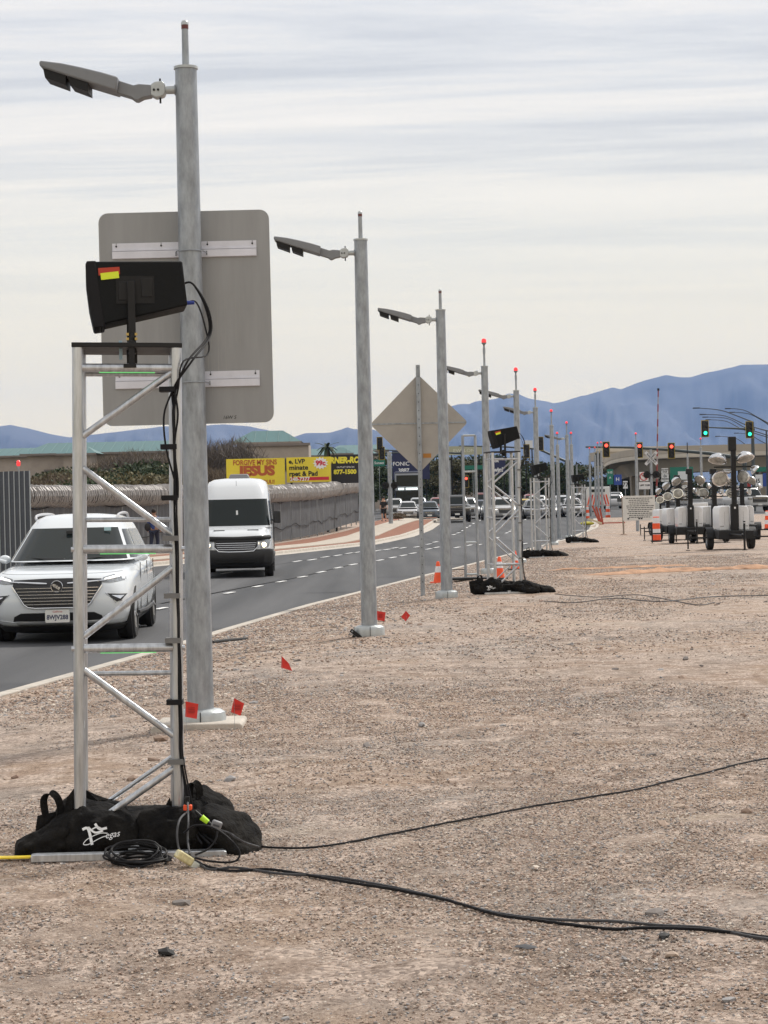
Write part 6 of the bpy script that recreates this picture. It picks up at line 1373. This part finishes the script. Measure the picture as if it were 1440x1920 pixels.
def mast_arm(Y, pxp, pts, heads, label, r0=.13, poletop=None, dark=True, s=1., extra=None):
    z = gz(xat(pxp, Y, 0), Y); x = xat(pxp, Y, z); r = empty('traffic_signal', (x, Y, z), label, 'traffic signal', 'overhead traffic signals'); P = [at(a, b_, Y)-Vector((x, Y, z)) for a, b_ in pts]
    m = mat('dark_green_grey_steel', (.07, .085, .09), .5, .3) if dark else GALV
    MB().tube((0, 0, -.1), (0, 0, poletop or P[0].z+.3), r0*1.3, r0, 12).build('pole', m, r); n = len(P); MB().path(P, [r0*(1-.6*i/(n-1)) for i in range(n)], 8).build('arm', m, r)
    for (a, b_, lit) in heads: p = at(a, b_, Y)-Vector((x, Y, z)); signal(r, p.x, -.3, p.z, lit, s)
    return r
mast_arm(172, 1398, [(1396, 860), (1330, 850), (1250, 843), (1180, 839), (1098, 838)], [(1136, 843, 'red'), (1198, 844, 'red'), (1258, 845, 'red')], 'long mast arm with three red traffic lights before the overpass', r0=.17, s=.98)
mast_arm(166, 1415, [(1415, 805), (1370, 803), (1320, 801)], [(1321, 804, 'green'), (1404, 806, 'green')], 'mast arm with two large green traffic lights at the right edge', r0=.10, poletop=at(1415, 788, 166).z-.1, s=1.02)
mast_arm(290, 1400, [(1400, 866), (1300, 864), (1150, 862)], [(1267, 864, 'green'), (1309, 865, 'green'), (1353, 870, 'green')], 'distant mast arm with three small green lights under the overpass', r0=.12, s=.98)
mast_arm(232, 868, [(868, 850), (760, 846), (700, 842)], [(874, 903, 'red')], 'distant signal pole with one low red light left of the second truss', r0=.11, s=1.0)
mast_arm(196, 700, [(700, 852), (720, 850), (760, 848)], [(712, 832, 'off'), (716, 850, 'off')], 'mast arm with dark signal heads between second pole and diamond sign', r0=.12, s=.95)
mast_arm(200, 1068, [(1068, 868), (1010, 842), (950, 838), (860, 836)], [(1013, 832, 'off'), (1120, 862, 'off'), (987, 846, 'off')], 'mast arm with unlit signal heads behind the pole row', r0=.13, s=1.)
# long-armed street lamps
def arm_lamp(Y, pp, pts, label):
    z = gz(xat(pp, Y, 0), Y); x = xat(pp, Y, z); r = empty('street_lamp', (x, Y, z), label, 'street lamp', 'long-armed street lamps at the right'); P = spl([at(a, b_, Y)-Vector((x, Y, z)) for a, b_ in pts], 5)
    m = mat('dark_lamp_steel', (.05, .06, .075), .5, .3); MB().tube((0, 0, 0), (0, 0, P[0].z), .11, .07, 8).build('pole', m, r); n = len(P); MB().path(P, [.06-.03*i/(n-1) for i in range(n)], 6).build('arm', m, r)
    e = P[-1]; MB().box((e.x-.2, 0, e.z), (.6, .25, .1)).build('lamp_head', m, r, bevel=.02)
for i, (Y, pp, pts) in enumerate(((175, 1413, [(1413, 792), (1380, 779), (1350, 769), (1310, 765)]), (200, 1452, [(1452, 800), (1420, 782), (1395, 769), (1369, 766)]), (205, 1462, [(1462, 812), (1430, 789), (1404, 776), (1376, 773)]), (190, 1440, [(1440, 808), (1400, 797), (1360, 780), (1322, 777)]), (215, 1446, [(1446, 818), (1400, 803), (1365, 785), (1326, 782)]), (230, 1455, [(1455, 824), (1395, 806), (1362, 790), (1331, 787)]), (240, 1441, [(1441, 852), (1408, 840), (1380, 822), (1349, 818)]), (250, 1448, [(1448, 838), (1425, 826), (1405, 815), (1384, 812)]))):
    arm_lamp(Y, pp, pts, ('dark curved street lamp arm, ' + ['topmost, starting furthest left at its own pole', 'top right one at the frame edge', 'second from top at the frame edge', 'upper one of the close trio in the middle', 'middle one of the close trio', 'lowest one of the close trio', 'lowest and longest near the overpass', 'short one just above the overpass'][i]))
# overpass -----------------------------------------------------------
BR = mat('overpass_concrete', (.50, .45, .38), .85, 0, .08, .4); BR2 = mat('overpass_barrier_concrete', (.40, .35, .29), .85, 0, .08, .4)
op = empty('overpass', (0, 0, 0), 'curved beige concrete overpass at the right in front of the mountain', 'bridge')
cl = [(160, 250), (110, 238), (70, 232), (48, 230), (36, 232), (31, 238), (29.2, 250), (30, 275), (33.5, 315), (38.5, 365), (50, 430)]
cl = spl([(a, b_, 0) for a, b_ in cl], 6)
ds = at(1290, 857, 231).z
def sweep(sec, m, name, parent):
    P = []
    for i, p in enumerate(cl):
        t = (cl[min(i+1, len(cl)-1)]-cl[max(0, i-1)]).normalized(); nn = Vector((-t.y, t.x, 0)); P.append([(p.x+nn.x*a, p.y+nn.y*a, b_) for a, b_ in sec]+[(p.x+nn.x*sec[0][0], p.y+nn.y*sec[0][0], sec[0][1])])
    return MB().grid(P).build(name, m, parent, smooth=45)
deck = sweep([(0, ds), (0, ds+.45), (-.05, ds+.5), (-11, ds+.5), (-11, ds), (-9.2, ds-.1), (-8, ds-1.6), (-3, ds-1.6), (-1.8, ds-.1)], BR, 'deck', op)
sweep([(.02, ds+.5), (-.05, ds+1.3), (-.3, ds+1.3), (-.4, ds+.5)], BR2, 'barrier', op); sweep([(-10.6, ds+.5), (-10.7, ds+1.3), (-11, ds+1.3), (-11.02, ds+.5)], BR2, 'barrier', op)
for (x, y) in ((34, 275), (44, 237.5), (95, 243)): MB().box((x, y, (ds-1.6)/2), (2.2, 1.6, ds-1.6), taper=1.1).build('pier', BR2, op, bevel=.1)
MB().box((78, 246, 2.0), (58, 2, 3.6)).build('abutment', BR, op); MB().box((78, 244.8, 4.0), (58.4, .4, .5)).build('abutment_cap', BR2, op)
# second level, further back
o2 = empty('far_overpass', (0, 0, 0), 'second straight overpass deck behind the curved one with pale parapet', 'bridge'); a, c = at(1235, 842, 330), at(1470, 836, 330)
MB().box(((a.x+60), 335, a.z-.9), (140, 10, 1.4)).build('deck', BR2, o2); MB().box((a.x+60, 330, a.z+.1), (140, .3, .7)).build('barrier', BR, o2)
for k in range(4): MB().box((a.x+5+22*k, 335, (a.z-1.6)/2), (1.6, 1.6, a.z-1.6)).build('pier', BR2, o2)
# signs under the overpass -------------------------------------------
def sign(Y, x0, y0, x1, y1, m, label, name='traffic_sign', t=None, tm=None, cat='traffic sign', posts=1):
    r, tx_, q = board(Y, x0, y0, x1, y1, m, label, False, name, .03, cat); cx, zg, _ = q; p = at((x0+x1)/2, (y0+y1)/2, Y)
    for k in range(posts): MB().tube((0 if posts == 1 else (k-.5)*.6*(x1-x0)*Y/FPX, .05, -.05), (0 if posts == 1 else (k-.5)*.6*(x1-x0)*Y/FPX, .05, p.z-zg), .03, n=6).build('post', GALV, r)
    if t:
        for (s, px, py, h) in t: tx_(s, px, py, h, tm or BLKP, bold=.006)
    return r
GRN = mat('green_sign_face', (.01, .16, .11), .5); BLU = mat('blue_sign_face', (.03, .07, .30), .5); WSG = mat('white_sign_face', (.68, .69, .70), .5)
sign(150, 1285, 871, 1285.5, 871.5, WSG, 'x') if False else None
sign(190, 1138, 880, 1150, 908, GRN, 'tall green guide sign left of blue sign beneath the overpass', t=[('I-15', 1144, 886, 4), ('^', 1144, 897, 6)], tm=WHITE)
sign(192, 1151, 890, 1166, 909, BLU, 'blue service sign beneath the overpass', t=[('H', 1158, 899, 7)], tm=WHITE)
sign(165, 1168, 902, 1177, 916, WSG, 'small white lane sign with black left-turn arrows', t=[('77', 1172.5, 909, 8)])
rr = sign(150, 1199, 885, 1216, 902, WSG, 'white no-left-turn sign with red ring', t=None); p = at(1207.5, 893.5, 149.9); o = rr.location
b = MB(); b.path([(p.x-o.x+.27*math.cos(R(k)), -.04, p.z-o.z+.27*math.sin(R(k))) for k in range(0, 360, 20)], .03, 6, True); b.tube((p.x-o.x-.18, -.04, p.z-o.z+.18), (p.x-o.x+.18, -.04, p.z-o.z-.18), .025, n=6); b.build('red_ring', mat('red_ring', (.5, .03, .04), .5), rr)
b = MB(); b.path([(p.x-o.x+.1, -.03, p.z-o.z-.15), (p.x-o.x+.1, -.03, p.z-o.z+.05), (p.x-o.x-.1, -.03, p.z-o.z+.05)], .025, 6); b.build('arrow', BLKP, rr)
sign(150, 1198, 904, 1222, 917, WSG, 'pale rectangular plate below the no-left-turn sign', t=[('LEFT TURN', 1210, 910, 3)])
sign(170, 1240, 878, 1253, 888, WSG, 'small white sign right of the crossing signal', t=[('DO NOT', 1246.5, 881, 2.5), ('STOP', 1246.5, 885, 2.5)]); sign(170.5, 1240, 889, 1254, 903, WSG, 'lower white sign right of the crossing signal', t=[('ON', 1247, 893, 3), ('TRACKS', 1247, 898, 2.5)])
sign(240, 1318, 857, 1345, 866, GRN, 'green street name sign on the distant mast arm', t=[('Warm Springs', 1331, 861, 3)], tm=WHITE) if False else sign(240, 1318, 857, 1345, 866, GRN, 'green street name sign left of the nearest tower lamps')
sign(210, 1410, 876, 1440, 884, GRN, 'green street name sign at the right frame edge'); sign(200, 1411, 890, 1430, 915, WSG, 'white route sign with black arrow at right edge', t=[('45', 1420, 902, 8)]); sign(203, 1430, 887, 1442, 912, BLU, 'blue sign at the right frame edge')
sign(220, 1256, 876, 1300, 899, GRN, 'wide green guide sign behind the light tower lamps', posts=2); sign(218, 1271, 884, 1291, 899, WSG, 'pale sign behind the light tower lamps')
sign(200, 1395, 905, 1408, 916, mat('red_sign_face', (.35, .03, .03), .5), 'dark red sign behind the nearest light tower mast')
sign(210, 700, 862, 722, 874, GRN, 'green street name sign just right of the second pole', t=[('Sunset', 711, 868, 5)], tm=WHITE)
sign(215, 868, 873, 905, 880, GRN, 'green street name sign above the low red traffic light', t=None)
# notice board on the dirt
r, tx_, (cx, zg, pm_) = board(104, 1167, 930, 1229, 975, mat('white_notice_board', (.66, .65, .62), .6, 0, .05, 3), 'big white notice board covered in black text on wooden posts', False, 'notice_board', .05, 'notice board')
q = random.Random(2); a0 = at(1167, 930, 104); b = MB()
for k in range(11):
    l_ = q.uniform(.62, .9)*1.5; zz = a0.z-zg-.13-.095*k; x0 = -l_/2; 
    while x0 < l_/2: ww_ = q.uniform(.05, .16); b.box((x0+ww_/2, -.03, zz), (ww_, .008, .034)); x0 += ww_+.028
b.build('text_line', BLKP, r, kind='stuff', smooth=0)
for xx in (-.55, .0, .12): MB().box((xx, -.03, a0.z-zg-1.15), (.09, .008, .07)).build('symbol', BLKP, r)
for s, hh in ((-.78, 1.9), (.78, 1.9)): MB().tube((s, .06, -.1), (s-.04, .06, hh), .045, n=8).build('post', mat('weathered_wood_post', (.30, .24, .19), .8), r)
MB().sphere((-.78, .0, .0), (.22, .16, .07)).build('sand_heap', STM[3], r)
# dark flatbed seen just above the board
Y = 150; x = xat(1205, Y, 0); r = empty('flatbed_trailer', (x, Y, rz(Y)), 'black flatbed trailer edge showing above the notice board', 'trailer'); MB().box((0, 0, 1.3), (3.4, 2.2, .3)).build('bed', BLKM, r); MB().box((0, -1.12, 1.52), (3.4, .04, .08)).build('red_rail', mat('red_rail', (.4, .05, .04), .5), r)
for s in (-1.2, 1.2): wheel(r, s, 0, .45, .25, True)
MB().box((0, 0, .9), (2.6, 1, .3)).build('frame', BLKM, r)
# barrels, barricade debris
def barrel(px, Y, label, lean=0.):
    z = gz(xat(px, Y, 0), Y); r = empty('traffic_drum', (xat(px, Y, z), Y, z), label, 'traffic drum', 'orange and white construction drums', rot=(0, lean, 0)); MB().lathe([(.33, 0), (.33, .06), (.27, .07)], 16).build('base', RUB, r)
    for k in range(4): MB().lathe([(.27-.02*k, .07+.24*k), (.26-.02*k, .07+.24*(k+1))], 18).build('band', ORANGE if k % 2 == 0 else CW, r)
    MB().lathe([(.19, 1.03), (.18, 1.07), (.05, 1.08)], 16).build('lid', ORANGE, r); r.scale = (.68, .68, .95)
barrel(1231, 84, 'orange white drum standing right of the notice board'); barrel(1247, 118, 'orange white drum behind the first one near the light towers'); barrel(1440, 112, 'orange white drum at the right frame edge')
barrel(1346, 120, 'orange drum seen between the light tower masts'); barrel(1101, 150, 'distant drum left of the beacon cluster'); barrel(1140, 152, 'distant drum right of the beacon cluster')
Y = 128; x = xat(1122, Y, 0); z = gz(x, Y); r = empty('barricade', (x, Y, z), 'fallen red and white barricade leaning on the dirt by the distant poles', 'barricade')
for k in range(3):
    Mx = Matrix.Translation((-.1+.18*k, .2*k, .55-.1*k)) @ Matrix.Rotation(R(68+6*k), 4, 'Y'); MB().box((0, 0, 0), (1.35, .06, .11), Mx).build('rail', mat('barricade_red', (.38, .07, .04), .6), r)
MB().box((.8, 0, .08), (1.7, .06, .07)).build('rail', mat('barricade_red', (.38, .07, .04), .6), r); MB().box((-.3, -.3, .12), (.9, .05, .12), Matrix.Rotation(R(20), 4, 'Y')).build('rail', mat('cream_rail', (.6, .5, .35), .6), r)
MB().sphere((-.7, -.1, .08), (.45, .25, .12)).build('yellow_hose', mat('yellow_hose', (.5, .45, .05), .6), r)
# ------------------------------------------------------------------ background belt behind the traffic
for i, (px, Y, h, w_, mi, lab) in enumerate(((700, 250, 7.5, 9, 1, 'dark tree behind the second light pole'), (742, 240, 6.4, 9, 1, 'dark green tree left of diamond sign tip'), (815, 260, 7.0, 10, 1, 'dark tree behind the third light pole'), (850, 250, 6.2, 10, 0, 'olive tree behind the narrow truss stand'), (893, 255, 7.0, 11, 1, 'large dark tree left of the second truss top'), (940, 250, 7.2, 12, 1, 'large dark tree behind the second truss'), (985, 260, 6.6, 11, 0, 'olive tree left of the third truss'), (1030, 250, 5.6, 10, 1, 'dark tree behind the third truss'), (1075, 270, 6.0, 12, 0, 'olive tree behind the fourth truss top'), (1105, 300, 5.0, 12, 1, 'distant dark tree by the beacon cluster'), (1145, 330, 4.6, 10, 0, 'distant olive tree beneath the overpass end'), (673, 235, 4.0, 7, 1, 'low dark tree beyond the black billboard'))):
    tree(px, Y, h, w_, mi, lab, 60+i, 3800, size=.17, z0=.3)
hd_ = []
q = random.Random(8)
for k in range(60): hd_.append((q.uniform(-25, 70), 420+q.uniform(-15, 15), 1.2+q.uniform(0, 2.6), q.uniform(3, 6), 3, q.uniform(1.2, 2.2)))
tag(leafy('far_tree_belt', hd_, 16000, .35, LG[1], 77), None, None, kind='stuff')
hd_ = []
for k in range(46): hd_.append((q.uniform(-60, -5), 232+q.uniform(-6, 6), .6+q.uniform(0, 1.0), q.uniform(1.6, 3.4), 2, q.uniform(.7, 1.3)))
tag(leafy('far_scrub', hd_, 14000, .2, LG[2], 78, None, True), None, None, kind='stuff')
NAVY = mat('navy_sign_face', (.02, .025, .08), .6)
r, tx_, _ = board(226, 735, 846, 806, 898, NAVY, 'navy blue billboard with white 3887 above the double-decker bus'); tx_('FONTONIC', 764, 870, 7, WHITE, sx_=.9, bold=.01) if False else tx_('FONIC', 752, 870, 7.5, WHITE, sx_=1., bold=.01); tx_('3887', 757, 882.5, 7.5, WHITE, sx_=1., bold=.02)
r, tx_, _ = board(236, 918, 858, 948, 890, NAVY, 'navy billboard with white win text seen through the second truss'); tx_('lot', 930, 864, 6, WHITE, sx_=1.05, bold=.02); tx_('win!', 934, 881, 8, WHITE, sx_=1., bold=.03)
r, tx_, _ = board(240, 840, 837, 904, 852, mat('pale_olive_sign', (.42, .42, .30), .6), 'pale sign strip with blurred lettering behind narrow truss stand'); tx_('SWEILION', 868, 846, 6, BLKP, sx_=1.1) if False else tx_('EWELON', 870, 845, 6, mat('dull_cream', (.7, .7, .6), .6), sx_=1.2)
r, tx_, _ = board(244, 984, 826, 999, 842, WSG, 'small white placard high between the third and fourth beacon pole')
# two round-tailed street lamps and misc poles in the traffic belt
for i, (px, Y, t) in enumerate(((732, 240, 850), (845, 236, 862), (957, 228, 868), (1083, 240, 870))):
    z = rz(Y); x = xat(px, Y, z); h = at(px, t, Y).z-z; rr = empty('utility_pole', (x, Y, z), 'slim grey pole in the traffic belt, ' + ['left by the bus', 'left of the narrow truss stand', 'inside the second truss', 'by the fourth truss'][i], 'pole'); MB().tube((0, 0, 0), (0, 0, h), .12, .09, 8).build('pole', GALV, rr); MB().box((0, 0, h), (.3, .3, .1)).build('cap', BLKM, rr)
# low commercial block behind the traffic
building(275, 820, 1000, 4.4, .4, False, 'low beige commercial block behind the far traffic', wins=[(-4, 2.2, 2.4, 1.6), (0, 2.2, 2.4, 1.6), (4, 2.2, 2.4, 1.6)], depth=10, name='shop_building')
building(285, 1005, 1090, 3.9, .4, False, 'pale commercial block behind the fourth truss', wins=[(-2, 2.2, 1.6, 1.4), (1.5, 2.2, 1.6, 1.4)], depth=10, name='shop_building')
# boulder shrub by sidewalk end
z = rz(156)+.1; x = xat(748, 156, z); tree(748, 152, .75, 1.7, 2, 'low brown rounded bush at the end of the sidewalk strip', 91, 1200, 'shrub', False, z0=z-.05, trunk=False, size=.05)
bpy.context.view_layer.update()
